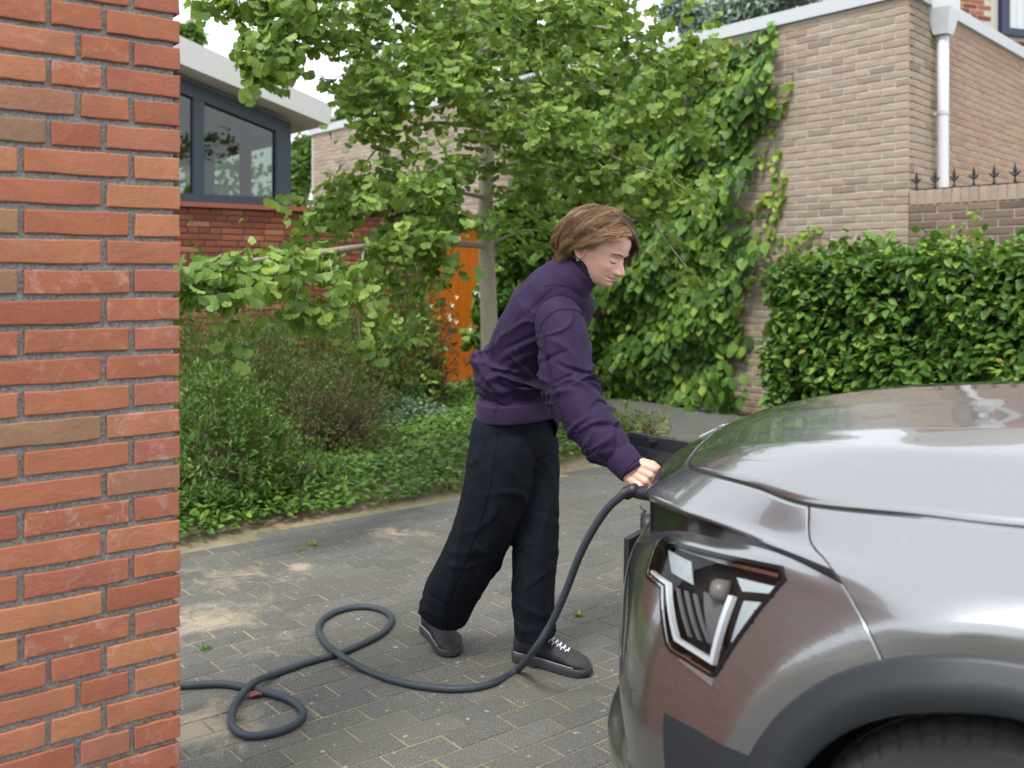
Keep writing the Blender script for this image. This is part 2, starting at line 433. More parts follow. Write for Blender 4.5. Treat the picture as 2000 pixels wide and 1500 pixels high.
od = tag(empty('garden_door', WALL0 + U * DOOR0), 'bright orange garden door set in the red brick wall behind the ginkgo trunk', 'door')
t = NT('orange_paint'); p = t.coord(); n = t.noise(p, 6, 4)
MAT['orange'] = t.end(t.bsdf(t.mixc(n, (.50, .125, .008), (.58, .155, .012)), .45, t.bump(t.noise(p, 60, 2), .1, .002)))
dw = DOOR1 - DOOR0
mb = MB()
for i in range(6):
    a = .05 + i * (dw - .1) / 6
    mb2 = MB(); mb2.obox(U * (a + (dw - .1) / 12) + W * .06 + UP * 1.02, U * ((dw - .1) / 12 - .003), W * .02, UP * .96); mb2.build('plank', MAT['orange'], od)
for a, b in ((.0, .05), (dw - .05, dw)):
    mb = MB(); mb.obox(U * (a + b) / 2 + W * .05 + UP * 1.0, U * .024, W * .045, UP * .999); mb.build('jamb', MAT['orange'], od)
mb = MB(); mb.tube([U * .14 + W * .03 + UP * 1.0, U * .14 - W * .03 + UP * 1.0, U * .26 - W * .03 + UP * 1.0], .01, 8); mb.build('handle', MAT['black_iron'], od)
step = MB(); step.obox(WALL0 + U * (DOOR0 + dw / 2) - W * .32 + UP * .06, U * .75, W * .3, UP * .06)
MAT['stone'] = m_plain('grey_step_stone', (.24, .22, .18), .9, 0, 40, .25, .5, .004)
tag(step.build('door_step', MAT['stone']), 'grey stone step in front of the orange door', 'step')

# ------------------------------------------------------------------ pavilion behind the garden wall
pv = tag(empty('pavilion', WALL0), 'modern pavilion with slanting off-white roof edge and dark blue-grey window frames', 'building')
t = NT('window_glass')
g = t.n('ShaderNodeBsdfGlass'); g.inputs['Roughness'].default_value = 0; g.inputs['IOR'].default_value = 1.05
tr = t.n('ShaderNodeBsdfTransparent'); tr.inputs[0].default_value = (.40, .45, .40, 1); gl = t.n('ShaderNodeBsdfGlossy'); gl.inputs['Roughness'].default_value = .01
fr = t.n('ShaderNodeFresnel'); fr.inputs[0].default_value = 1.5; mx = t.n('ShaderNodeMixShader'); t.l(t.math('ADD', fr.outputs[0], .03), mx.inputs[0]); t.l(tr.outputs[0], mx.inputs[1]); t.l(gl.outputs[0], mx.inputs[2])
MAT['glass'] = t.end(mx.outputs[0])
PB = W * .03                                 # facade plane just behind the wall face
SL = -.33 / 1.152                            # fall of the roof along U
def ftop(s): return 2.90 + SL * (s - .40)
s1 = .40; sA = -4.2; zb = 2.046
def fpoly(name, pts, y0, y1, m, parent):
    mb = MB(); mb.prism([U * s + W * y0 + UP * z for s, z in pts], W * (y1 - y0)); return mb.build(name, m, parent)
fpoly('corner_post', [(s1 - .155, zb), (s1, zb), (s1, ftop(s1)), (s1 - .155, ftop(s1 - .155))], .03, .16, MAT['frame_blue'], pv)
mulls = [-.10 - .46, -1.9, -3.1]
fpoly('head_rail', [(sA, ftop(sA) - .14), (s1 - .156, ftop(s1 - .156) - .14), (s1 - .156, ftop(s1 - .156)), (sA, ftop(sA))], .032, .15, MAT['frame_blue'], pv)
fpoly('sill_rail', [(sA, zb), (s1 - .156, zb), (s1 - .156, zb + .085), (sA, zb + .085)], .033, .15, MAT['frame_blue'], pv)
edges = [s1 - .156]
for s in mulls:
    fpoly('mullion', [(s - .05, zb + .086), (s + .05, zb + .086), (s + .05, ftop(s + .05) - .141), (s - .05, ftop(s - .05) - .141)], .034, .14, MAT['frame_blue'], pv)
ed = [s1 - .157] + [x for s in mulls for x in (s + .051, s - .051)] + [sA]
for i in range(0, len(ed) - 1, 2):
    b, a = ed[i], ed[i + 1]
    fpoly('pane', [(a, zb + .087), (b, zb + .087), (b, ftop(b) - .142), (a, ftop(a) - .142)], .085, .091, MAT['glass'], pv)
# roof slab: overhangs the facade and the gable
def rtop(s): return ftop(s) + .012
oh = -.26; se = .68
rf = MB()
A = [(sA, rtop(sA)), (se, rtop(se) + .04), (se + .05, rtop(se) + .24), (sA, rtop(sA) + .34)]
rf.prism([U * s + W * oh + UP * z for s, z in A], W * 4.6); rf.build('roof', MAT['roof_white'], pv)
# the room inside
MAT['room_wall'] = m_plain('plaster', (.20, .20, .17), .8, 0, 5, .05, .02)
rm = MB(); rm.obox(U * (s1 - .07) + W * 2.2 + UP * (zb + .1), U * .06, W * .18, UP * .9)
rm.build('gable_pier', MAT['frame_blue'], pv)
mb = MB(); mb.obox(U * (sA + s1) / 2 + W * 4.1 + UP * 2.5, U * (s1 - sA) / 2, W * .05, UP * 1.6); mb.build('back_wall', MAT['room_wall'], pv)
mb = MB(); mb.obox(U * (sA + s1) / 2 + W * 2.1 + UP * (1.2), U * (s1 - sA) / 2, W * 2.0, UP * .03); mb.build('room_floor', MAT['room_wall'], pv)
for y in (1.05, 3.3):
    mb = MB(); mb.obox(U * (s1 - .05) + W * y + UP * (zb + .35), U * .045, W * .06, UP * .62); mb.build('gable_post', MAT['frame_blue'], pv)
mb = MB(); mb.obox(U * (s1 - .05) + W * 2.1 + UP * (zb + .05), U * .05, W * 1.95, UP * .05); mb.build('gable_rail', MAT['frame_blue'], pv)
mb = MB(); mb.obox(U * (s1 - .05) + W * 2.1 + UP * (zb + .72), U * .05, W * 1.95, UP * .06); mb.build('gable_beam', MAT['frame_blue'], pv)

# a vase of red flowers on the sill inside
vz = tag(empty('flower_vase', WALL0 + U * -.86 + W * .5 + UP * 2.05), 'red flowers in a vase behind the left pavilion window', 'flowers')
mb = MB(); mb.tube([(0, 0, -.06), (0, 0, .02), (0, 0, .10), (0, 0, .14)], [.04, .06, .04, .03], 14); mb.build('vase', MAT['frame_blue'], vz)
MAT['red_petal'] = m_plain('red_petal', (.5, .03, .02), .6, 0, 60, .2, 0); MAT['stem_green'] = m_plain('flower_stem', (.05, .10, .03), .6, 0, 60, .2, 0)
for k_ in range(9):
    a = k_ * .7; e_ = Vector((math.cos(a) * .09 * (k_ % 3) / 2, math.sin(a) * .09 * (k_ % 3) / 2, .30 + .06 * math.sin(k_ * 2.1))); mb = MB(); mb.tube([(0, 0, .1), e_ * .6 + Vector((0, 0, .06)), e_], .003, 5); mb.build('stem', MAT['stem_green'], vz)
    mb = MB()
    for j in range(6): c_ = j * 1.047; d_ = Vector((math.cos(c_), math.sin(c_) * .7, .35)) * .035; mb.prism([e_, e_ + d_ + Vector((.014, 0, .012)), e_ + d_ * 1.5, e_ + d_ - Vector((.014, 0, .012))], (0, .004, .002))
    mb.build('bloom', MAT['red_petal'], vz)

# ------------------------------------------------------------------ long house of tan brick
hs = tag(empty('brick_house', HOUSE0), 'tan brick house with a long blank wall, grey roof edging and white downpipe', 'house')
SC0, SC1 = -1.804, 9.0                      # wall runs from the corner (SC0) away along W
HT = 3.70
wall_core('wall', (0, 0, 0), W, -U, SC0 + .005, SC1, 0, HT, .035, MAT['tan_mortar'], hs)
def tan_single(s, z):
    s = s + SC0; q = HOUSE0 + W * s; px = 1000 + q.x / q.y * FPX; py = HOR - (z - EYE) / q.y * FPX
    return 1455 < px < 1790 and -30 < py < 500
lay_bricks(hs, W * SC0, W, -U, SC1 - SC0, .008, 55, .067, .2385, .054, .0115, None, MAT['tan_brick'], D=.04, proud=.007, first=lambda q: 'S' if q % 2 else 'H', single=tan_single, limit=300, seed=31, jit=.0022)
D3 = Vector((math.sin(R(41.8)), math.cos(R(41.8)), 0)); N3 = Vector((D3.y, -D3.x, 0))
CN = W * SC0
wall_core('return_wall', CN + D3 * .004 - N3 * .004, D3, N3, .09, 6.0, 0, HT, .2, MAT['tan_mortar'], hs)
lay_bricks(hs, CN + D3 * .01 - U * .006, D3, N3, .93, .008, 55, .067, .2385, .054, .0115, None, MAT['tan_brick'], D=.03, proud=.007, first=lambda q: 'H' if q % 2 else 'S', single=lambda s, z: z > 2.0, limit=80, seed=32, rest='return_brickwork', jit=.002)
lay_bricks(hs, CN + D3 * .955, D3, N3, 4.9, .008, 55, .067, .2385, .054, .0115, None, MAT['pink_brick'], D=.03, proud=.003, first=lambda q: 'H' if q % 2 else 'S', single=lambda s, z: z > 2.0 and s < 1.0, limit=100, seed=33, rest='newer_brickwork', jit=.002)
mb = MB(); mb.obox(W * (SC0 + SC1) / 2 + U * .09 + UP * (HT + .062), W * ((SC1 - SC0) / 2 + .06), U * .13, UP * .06); mb.build('roof_edging', MAT['coping'], hs)
mb = MB(); mb.obox(CN + D3 * 3.0 - N3 * .09 + UP * (HT + .06), D3 * 3.0, N3 * .13, UP * .058); mb.build('roof_edging', MAT['coping'], hs)
dpp = CN + D3 * .585 + N3 * .085
dp = MB(); dp.tube([dpp + UP * z for z in (0.02, .9, 1.8, 2.7, 3.45)], .047, 20); o = dp.build('downpipe', MAT['white_coat'], hs); shade(o)
for z in (1.1, 2.76):
    mb = MB(); mb.tube([dpp + UP * z, dpp + UP * (z + .03)], .053, 20); mb.obox(dpp - N3 * .05 + UP * (z + .015), D3 * .012, N3 * .04, UP * .012); o2 = mb.build('bracket', MAT['coping'], o)
hp = MB(); q = dpp
def rect(z, a, b): return [q + D3 * x * a + N3 * y * b + UP * z for x, y in ((-1, -1), (1, -1), (1, 1), (-1, 1))]
hv = rect(3.46, .075, .06) + rect(3.50, .085, .07) + rect(3.68, .135, .10) + rect(3.95, .14, .105)
hp.add(hv, [(3, 2, 1, 0), (12, 13, 14, 15)] + [(k*4 + i, k*4 + (i+1) % 4, k*4 + 4 + (i+1) % 4, k*4 + 4 + i) for k in range(3) for i in range(4)]); hp.build('rain_hopper', MAT['white_coat'], hs)

# low boundary wall that carries on from the house corner
LW0 = HOUSE0 + W * SC0 - W * .006
lw = tag(empty('boundary_wall', LW0), 'low brown brick boundary wall with upright top course beside the hedge', 'wall')
wall_core('mortar', (0, 0, 0), -W, -U, 0.004, 3.4, 0, 2.05, .2, MAT['tan_mortar'], lw)
lay_bricks(lw, (0, 0, 0), -W, -U, 3.4, .01, 29, .0665, .2385, .053, .0115, None, MAT['dark_brick'], D=.04, proud=.010, first=lambda q: 'H' if q % 2 else 'S', single=lambda s, z: z > 1.5 and s < 1.3, limit=80, seed=41)
sm = [piece_mesh('brick', .062, .12, .2, .003, .002, 700 + i) for i in range(4)]
for me in sm: me.materials.append(MAT['tan_brick'])
for i in range(44):
    o = bpy.data.objects.new('brick', random.choice(sm)); COL.objects.link(o); o.parent = lw
    o.matrix_local = on_wall((0, 0, 0), -W, .04 + i * .0745, 1.99 + .006, -U, -.014 + random.uniform(-.002, .002))
# spiked rail on top
sr = tag(empty('spiked_rail', LW0 + UP * 2.06), 'row of black iron spear points along the top of the low wall', 'railing')
mb = MB(); mb.obox(-W * 1.7 + U * .06 + UP * .006, W * 1.69, U * .018, UP * .006); mb.build('rail', MAT['black_iron'], sr)
spk = MB()
prof = [(0, .010), (.012, .013), (.03, .007), (.052, .008), (.058, .016), (.064, .016), (.072, .008), (.09, .017), (.105, .014), (.16, .001)]
nseg = 8
vv = []; ff = []
for z, r_ in prof:
    for k in range(nseg): a = 2*math.pi*k/nseg; vv.append((math.cos(a)*r_, math.sin(a)*r_*.7, z))
for i in range(len(prof)-1):
    for k in range(nseg): ff.append((i*nseg+k, i*nseg+(k+1) % nseg, (i+1)*nseg+(k+1) % nseg, (i+1)*nseg+k))
spk.add(vv, ff)
for sgn in (-1, 1): spk.tube([(0, 0, .056), (sgn*.018, 0, .066), (sgn*.034, 0, .085), (sgn*.043, 0, .088)], [.010, .009, .008, .002], 6)
spm = mesh('spear_point', spk.v, spk.f); spm.materials.append(MAT['black_iron'])
for i in range(20):
    o = bpy.data.objects.new('spear_point', spm); COL.objects.link(o); o.parent = sr; o.location = -W * (.03 + i * .163) + U * .06 + UP * .011; o.rotation_euler = (0, 0, math.atan2(W.y, W.x))

# red brick house seen beyond the roof edge
rh = tag(empty('red_house', (6.2, 12.6, 0)), 'red brick upper house with dark blue window frame and pale curtain beyond the flat roof', 'house')
D4 = Vector((.93, .36, 0)); N4 = Vector((.36, -.93, 0))
wall_core('wall', -D4 * 2.5, D4, N4, 0, 7.0, 0, 7.5, .3, MAT['tan_mortar'], rh)
lay_bricks(rh, -D4 * 2.5, D4, N4, 6.9, 3.2, 36, .067, .22, .053, .0125, None, MAT['red_brick'], D=.03, proud=.006, first=lambda q: 'H' if q % 2 else 'S', single=lambda s, z: 1.0 < s < 3.0 and z < 4.9, limit=120, seed=51, skip=lambda s, z, l: 2.42 < s + l/2 and s - l/2 < 3.9 and z > 4.36)

MAT['navy'] = m_plain('navy_paint', (.010, .016, .05), .35, 0, 40, .1, .02)
MAT['curtain'] = m_plain('pale_curtain', (.5, .53, .53), .8, 0, 20, .1, .3, .02)
def rbox(name, s0, s1, z0, z1, y0, y1, m, parent):
    mb = MB(); mb.obox(D4 * ((s0 + s1) / 2 - 2.5) + N4 * (y0 + y1) / 2 + UP * (z0 + z1) / 2, D4 * (s1 - s0) / 2, N4 * (y1 - y0) / 2, UP * (z1 - z0) / 2); return mb.build(name, m, parent)
wn = rbox('window', 2.43, 2.56, 4.38, 6.0, .004, .07, MAT['navy'], rh)
rbox('frame', 2.561, 3.88, 4.38, 4.47, .005, .065, MAT['navy'], wn); rbox('frame', 3.74, 3.88, 4.471, 6.0, .005, .066, MAT['navy'], wn)
cv = []; cf = []
for i in range(60):
    x = 2.57 + i * 1.16 / 59; y = .012 + .008 * math.sin(i * 1.1)
    for z in (4.475, 5.98): cv.append(D4 * (x - 2.5) + N4 * y + UP * z)
    if i: cf.append((2*i - 2, 2*i, 2*i + 1, 2*i - 1))
o = obj('curtain', cv, cf, MAT['curtain'], wn)
# ------------------------------------------------------------------ car (local axes: x ahead, y to its left, z up; a = metres behind the nose)
CAR_YAW = R(180 - 31.0)
car = tag(empty('parked_car', (.3866, 2.694, 0), CAR_YAW), 'dark metallic grey electric hatchback with its charging flap open at the nose', 'car')
CARM = Matrix.Translation((.3866, 2.694, 0)) @ Matrix.Rotation(CAR_YAW, 4, 'Z')
def car_w(a, v, h): return CARM @ Vector((-a, v, h))

t = NT('car_paint'); o_ = t.coord()
fl = t.n('ShaderNodeTexVoronoi'); fl.inputs['Scale'].default_value = 1800; t.l(o_, fl.inputs['Vector'])
dust = t.noise(o_, 3, 6, .7); spk_ = t.noise(o_, 70, 2, .3)
c = t.mixc(t.mapr(fl.outputs['Distance'], 0, .8), (.31, .314, .322), (.228, .232, .238))
c = t.mixc(t.mapr(spk_, .735, .75, 0, .5), c, (.32, .30, .27))
MAT['paint'] = t.end(t.bsdf(c, t.mapr(dust, .3, .7, .21, .28), None, Metallic=.9, Coat_Weight=1.0, Coat_IOR=1.65, Coat_Roughness=t.mapr(dust, .3, .75, .015, .05), Specular_IOR_Level=.5))
MAT['gloss_black'] = m_plain('gloss_black_trim', (.010, .010, .011), .16, 0, 20, .1, .0, Specular_IOR_Level=.35)
MAT['cladding'] = m_plain('dark_wheel_arch_plastic', (.016, .020, .025), .42, 0, 500, .15, .25, .001)
MAT['black_plastic'] = m_plain('black_plastic', (.014, .015, .018), .45, 0, 300, .2, .2, .001)
MAT['tyre'] = m_plain('tyre_rubber', (.020, .020, .021), .75, 0, 200, .25, .3, .002)
MAT['dark_gap'] = m_plain('dark_void', (.006, .006, .006), .8, 0, 20, .1, 0)
MAT['chrome'] = m_plain('chrome', (.75, .76, .78), .12, 1.0, 20, .02, 0)
MAT['rim'] = m_plain('alloy_rim', (.35, .36, .37), .3, .8, 20, .05, 0)
MAT['lamp_white'] = m_plain('light_guide', (.88, .90, .93), .3, 0, 20, .03, 0)
MAT['lamp_dark'] = m_plain('lamp_housing', (.016, .016, .018), .35, .0, 20, .1, 0)
MAT['lamp_grey'] = m_plain('lamp_bezel_grey', (.16, .16, .17), .4, .1, 20, .1, 0)
MAT['reflector'] = m_plain('reflector_facets', (.62, .68, .72), .3, .5, 900, .25, .8, .002)
MAT['projector'] = m_plain('projector_lens_shell', (.20, .18, .17), .35, .0, 30, .1, 0)
t = NT('clear_cover'); tr = t.n('ShaderNodeBsdfTransparent'); tr.inputs[0].default_value = (.93, .95, .95, 1); gl = t.n('ShaderNodeBsdfGlossy'); gl.inputs['Roughness'].default_value = .02
fr = t.n('ShaderNodeFresnel'); fr.inputs[0].default_value = 1.5; mx = t.n('ShaderNodeMixShader'); t.l(t.math('MULTIPLY', fr.outputs[0], .8), mx.inputs[0]); t.l(tr.outputs[0], mx.inputs[1]); t.l(gl.outputs[0], mx.inputs[2])
MAT['clear_cover'] = t.end(mx.outputs[0])
MAT['car_glass'] = m_plain('car_window', (.012, .016, .016), .03, 0, 20, .1, 0, Coat_Weight=1.0)

_A = [-.2, .0, .08, .14, .2, .35, .62, .87, 1.25, 1.8]; _H = [.60, .81, .893, .933, .967, 1.032, 1.087, 1.112, 1.137, 1.16]
_FV = [0, .2, .3, .45, .6, .7, .76, .85]; _FA = [0, .008, .025, .075, .19, .33, .46, .7]
_CV = [0, .1, .3, .55, .7, .8]; _CD = [0, .004, .022, .047, .103, .153]
def pchip(x, y, xq):
    x = np.asarray(x, float); y = np.asarray(y, float); h = np.diff(x); d = np.diff(y, axis=0) / (h[:, None] if y.ndim > 1 else h)
    m = np.zeros_like(y); hh = h[:, None] if y.ndim > 1 else h
    with np.errstate(divide='ignore', invalid='ignore'):
        w1 = 2 * hh[1:] + hh[:-1]; w2 = hh[1:] + 2 * hh[:-1]
        mm = (w1 + w2) / (w1 / d[:-1] + w2 / d[1:])
    m[1:-1] = np.where(d[:-1] * d[1:] > 0, np.nan_to_num(mm), 0); m[0] = d[0]; m[-1] = d[-1]
    xq = np.asarray(xq, float); i = np.clip(np.searchsorted(x, xq, 'right') - 1, 0, len(x) - 2); tt = (xq - x[i]) / h[i]
    if y.ndim > 1: tt = tt[:, None]; H_ = h[i][:, None]
    else: H_ = h[i]
    return ((1 + 2*tt) * (1 - tt)**2) * y[i] + tt * (1 - tt)**2 * H_ * m[i] + tt**2 * (3 - 2*tt) * y[i+1] + tt**2 * (tt - 1) * H_ * m[i+1]
def hood_h(a, v):
    v = np.abs(v); ae = a - .8 * pchip(_FV, _FA, v)
    h = pchip(_A, _H, ae) - pchip(_CV, _CD, v)
    vc = np.interp(a, [.3, .46, .57, .77, .93, 1.3], [.42, .51, .557, .612, .643, .70])         # pressed crease running back along the hood
    return h + .006 * np.clip(1 - np.abs(v - (vc - .03)) / .08, 0, 1)**1.5 * np.clip((a - .3) / .2, 0, 1) + .0015 * np.clip(1 - np.abs(v - .2) / .06, 0, 1) * np.clip((a - .3) / .2, 0, 1)

LV = {
 'shut': [(.215, 0, 0), (.222, .2, 0), (.24, .369, 0), (.276, .455, 0), (.366, .545, 0), (.474, .618, 0), (.586, .675, 0), (.784, .719, 0), (.94, .744, 0), (1.25, .77, 0), (1.7, .79, 0)],
 'lip':  [(.115, 0, .915), (.125, .2, .908), (.15, .344, .882), (.19, .455, .884), (.313, .582, .893), (.423, .649, .889), (.56, .722, .880), (.78, .80, .895), (.94, .825, .905), (1.25, .84, .925), (1.7, .85, .94)],
 'lip2': [(.100, 0, .897), (.11, .2, .892), (.137, .352, .867), (.178, .466, .870), (.303, .594, .880), (.414, .66, .878), (.556, .735, .876), (.78, .828, .878), (.94, .853, .888), (1.25, .862, .905), (1.7, .87, .92)],
 'under':[(.106, 0, .880), (.116, .2, .876), (.143, .347, .852), (.186, .458, .856), (.311, .585, .868), (.422, .653, .870), (.557, .745, .871), (.78, .85, .86), (.94, .868, .87), (1.25, .876, .885), (1.7, .883, .9)],
 'strip':[(.108, 0, .80), (.118, .2, .797), (.145, .352, .785), (.187, .463, .793), (.312, .593, .836), (.424, .662, .849), (.558, .752, .863), (.78, .864, .84), (.94, .879, .85), (1.25, .886, .86), (1.7, .891, .87)],
 'ridge':[(.080, 0, .778), (.092, .2, .774), (.126, .372, .762), (.168, .490, .770), (.287, .620, .820), (.400, .690, .836), (.56, .770, .850), (.78, .872, .82), (.94, .884, .83), (1.25, .89, .83), (1.7, .893, .83)],
 'r2':   [(.060, 0, .74), (.074, .2, .738), (.112, .385, .728), (.157, .508, .732), (.268, .644, .770), (.384, .722, .785), (.56, .798, .80), (.78, .877, .78), (.94, .886, .785), (1.25, .891, .79), (1.7, .894, .79)],
 'mid':  [(.035, 0, .66), (.052, .2, .66), (.098, .40, .655), (.15, .53, .65), (.246, .675, .67), (.365, .757, .69), (.56, .825, .70), (.78, .881, .70), (.94, .888, .70), (1.25, .892, .70), (1.7, .895, .70)],
 'low':  [(.005, 0, .52), (.026, .2, .52), (.088, .41, .515), (.148, .55, .51), (.232, .70, .51), (.347, .778, .51), (.56, .842, .51), (.78, .881, .51), (.94, .888, .51), (1.25, .892, .51), (1.7, .896, .51)],
 'low2': [(.02, 0, .40), (.04, .2, .40), (.096, .41, .40), (.161, .55, .40), (.243, .70, .40), (.355, .778, .40), (.56, .842, .40), (.78, .881, .40), (.94, .888, .40), (1.25, .892, .40), (1.7, .896, .40)],
 'lip3': [(.0, 0, .37), (.015, .2, .37), (.066, .41, .372), (.122, .55, .365), (.226, .70, .355), (.345, .783, .35), (.56, .846, .34), (.78, .883, .34), (.94, .889, .34), (1.25, .893, .34), (1.7, .896, .34)],
 'skirt':[(.03, 0, .28), (.045, .2, .28), (.09, .41, .275), (.14, .545, .265), (.26, .685, .26), (.38, .76, .26), (.58, .82, .26), (.78, .87, .26), (.94, .88, .26), (1.25, .885, .26), (1.7, .89, .26)],
 'sole': [(.12, 0, .2), (.13, .2, .2), (.17, .40, .2), (.22, .52, .2), (.32, .64, .2), (.44, .70, .2), (.62, .76, .2), (.78, .8, .2), (.94, .82, .2), (1.25, .82, .19), (1.7, .82, .19)],
}
for i, p_ in enumerate(LV['shut']): LV['shut'][i] = (p_[0], p_[1], float(hood_h(np.array([p_[0]]), np.array([p_[1]]))[0]))
# carried on to the tail
TAIL = {'shut': [(2.8, .80, .985), (3.9, .76, 1.03), (4.25, .62, 1.04), (4.34, 0, 1.05)], 'sole': [(2.8, .82, .19), (3.9, .80, .24), (4.25, .62, .28), (4.33, 0, .28)]}
for k in LV:
    if k in TAIL: LV[k] = LV[k] + TAIL[k]; continue
    z = LV[k][-1][2]; vv_ = LV[k][-1][1]
    LV[k] = LV[k] + [(2.8, vv_ + .005, z + .02), (3.9, vv_ - .04, z + .03), (4.28, .66, z + .03), (4.40, 0, z + .03)]
WC = (.943, .352); R_IN, R_OUT, R_FL = .372, .452, .498
WC2 = (.943 + 2.72, .352)
NST = len(LV['shut'])
ST = np.arange(NST, dtype=float)
def station_curve(key, tq):
    P = np.array(LV[key]); P2 = np.vstack([P[1:3][::-1] * [1, -1, 1], P])
    return pchip_cr(np.arange(-2, NST), P2, tq)
def pchip_cr(x, P, tq):           # Catmull-Rom on unit-spaced stations
    i = np.clip((tq - x[0]).astype(int), 0, len(P) - 2); f = (tq - x[0] - i)[:, None]
    p1, p2 = P[i], P[i + 1]; p0 = P[np.maximum(i - 1, 0)]; p3 = P[np.minimum(i + 2, len(P) - 1)]
    return .5 * (2*p1 + (p2 - p0)*f + (2*p0 - 5*p1 + 4*p2 - p3)*f**2 + (3*p1 - p0 - 3*p2 + p3)*f**3)
KEYS = ['shut', 'lip', 'lip2', 'under', 'strip', 'ridge', 'r2', 'mid', 'low', 'low2', 'lip3', 'skirt', 'sole']
SUB = {'shut': 7, 'lip': 3, 'lip2': 3, 'under': 2, 'strip': 4, 'ridge': 5, 'r2': 9, 'mid': 14, 'low': 10, 'low2': 4, 'lip3': 5, 'skirt': 3}
def skin(tq):
    """grid of (a,v,h): rows = profile, cols = stations"""
    C = np.array([station_curve(k, tq) for k in KEYS])           # (K, T, 3)
    lv = []; x = np.arange(len(KEYS), dtype=float)
    for k, key in enumerate(KEYS[:-1]):
        for j in range(SUB[key]): lv.append(k + j / SUB[key])
    lv.append(len(KEYS) - 1.0); lv = np.array(lv)
    G = np.empty((len(lv), len(tq), 3))
    for q in range(len(tq)): G[:, q] = pchip(x, C[:, q], lv)
    return lv, G
def warp_w(lv): return np.interp(lv, [0, KEYS.index('lip'), KEYS.index('under'), KEYS.index('ridge'), KEYS.index('mid'), KEYS.index('low'), 99], [0, .26, .46, .66, 1.0, 1.15, 1.15])
def skin_warped(tq, part):
    """the joint between bumper and fender slants back as it runs down to the wheel arch"""
    lv, D = skin(np.linspace(0, 11, 1400)); td = np.linspace(0, 11, 1400); G = np.empty((len(lv), len(tq), 3))
    sm = lambda x: np.clip(x, 0, 1) ** 2 * (3 - 2 * np.clip(x, 0, 1))
    for i, l_ in enumerate(lv):
        tt = tq + warp_w(l_) * (sm((tq - 4.6) / 1.4) if part == 'bumper' else 1 - sm((tq - 6) / 2.4))
        for k_ in range(3): G[i, :, k_] = np.interp(tt, td, D[i, :, k_])
    return lv, G
def flare(G):
    for wc in (WC, WC2):
        r = np.hypot(G[..., 0] - wc[0], G[..., 2] - wc[1]); on = (G[..., 1] > .55) & (G[..., 2] > .2)
        k = np.clip(1 - (r - R_FL) / .15, 0, 1) ** 1.7
        G[..., 1] += np.where(on, .026 * k, 0)
    return G
def grid_obj(name, G, keep, m, side=1, parent=car, thick=0.0):
    nr, nc = G.shape[:2]; idx = -np.ones((nr, nc), int); V = []; F = []
    for i in range(nr - 1):
        for j in range(nc - 1):
            if keep is not None and not keep[i, j]: continue
            q = []
            for (a, b) in ((i, j), (i + 1, j), (i + 1, j + 1), (i, j + 1)):
                if idx[a, b] < 0: idx[a, b] = len(V); p = G[a, b]; V.append((-p[0], p[1] * side, p[2]))
                q.append(idx[a, b])
            F.append(tuple(q) if side > 0 else tuple(reversed(q)))
    o = obj(name, V, F, m, parent, True)
    return o
def flange(G, axis, end, depth=.014, gap=.0022):
    """turn the panel edge inwards so that the shut line is a real gap"""
    E = G.copy()
    if axis == 0:
        a, b = (0, 1) if end == 0 else (-1, -2)
        d = E[b] - E[a]; d /= np.linalg.norm(d, axis=-1, keepdims=True) + 1e-9
        tn = np.gradient(E[a], axis=0); tn /= np.linalg.norm(tn, axis=-1, keepdims=True) + 1e-9
        nn = np.cross(d, tn); nn *= np.sign(nn[:, 2:3] + 1e-6) * -1
        edge = E[a] + d * gap; inn = edge + nn * depth; E[a] = edge
        rnd = edge + d * .0 + nn * .0015; E[b] = E[b]
        return np.concatenate([[inn, rnd], E]) if end == 0 else np.concatenate([E, [rnd, inn]])
    a, b = (0, 1) if end == 0 else (-1, -2)
    d = E[:, b] - E[:, a]; d /= np.linalg.norm(d, axis=-1, keepdims=True) + 1e-9
    tn = np.gradient(E[:, a], axis=0); tn /= np.linalg.norm(tn, axis=-1, keepdims=True) + 1e-9
    nn = np.cross(d, tn); ctr = np.array([1.2, 0, .6]); nn *= np.sign(np.sum(nn * (ctr - E[:, a]), -1, keepdims=True))
    E[:, a] = E[:, a] + d * gap; inn = E[:, a] + nn * depth; rnd = E[:, a] + nn * .0015
    ex = np.stack([inn, rnd], 1)
    return np.concatenate([ex, E], 1) if end == 0 else np.concatenate([E, ex[:, ::-1]], 1)

# hood: radial grid from a spine on the centre line out to the shut line
tq = np.concatenate([np.linspace(0, 10, 150)])
edge = station_curve('shut', tq)
spine = np.stack([np.interp(tq, [0, 3, 6, 10], [.5, .6, .85, 1.35]), np.zeros_like(tq), np.zeros_like(tq)], 1)
k = np.linspace(0, 1, 46)[:, None, None]
Gh = spine[None] * (1 - k) + edge[None] * k
Gh[..., 2] = hood_h(Gh[..., 0].ravel(), Gh[..., 1].ravel()).reshape(Gh.shape[:2])
cut = Gh[..., 0] < 1.42
Gh2 = flange(Gh, 0, 1)
keep = np.ones((Gh2.shape[0] - 1, Gh2.shape[1] - 1), bool)
hoodL = grid_obj('hood', Gh2, keep, MAT['paint'], 1); 
hm = MB(); hm.v = [tuple(v.co) for v in hoodL.data.vertices]; hm.f = [tuple(p_.vertices) for p_ in hoodL.data.polygons]
nv = len(hm.v); hm.v += [(x, -y, z) for x, y, z in hm.v[:nv]]; hm.f += [tuple(i + nv for i in reversed(f_)) for f_ in hm.f[:]]
bpy.data.objects.remove(hoodL)
hood = hm.build('hood', MAT['paint'], car, True)

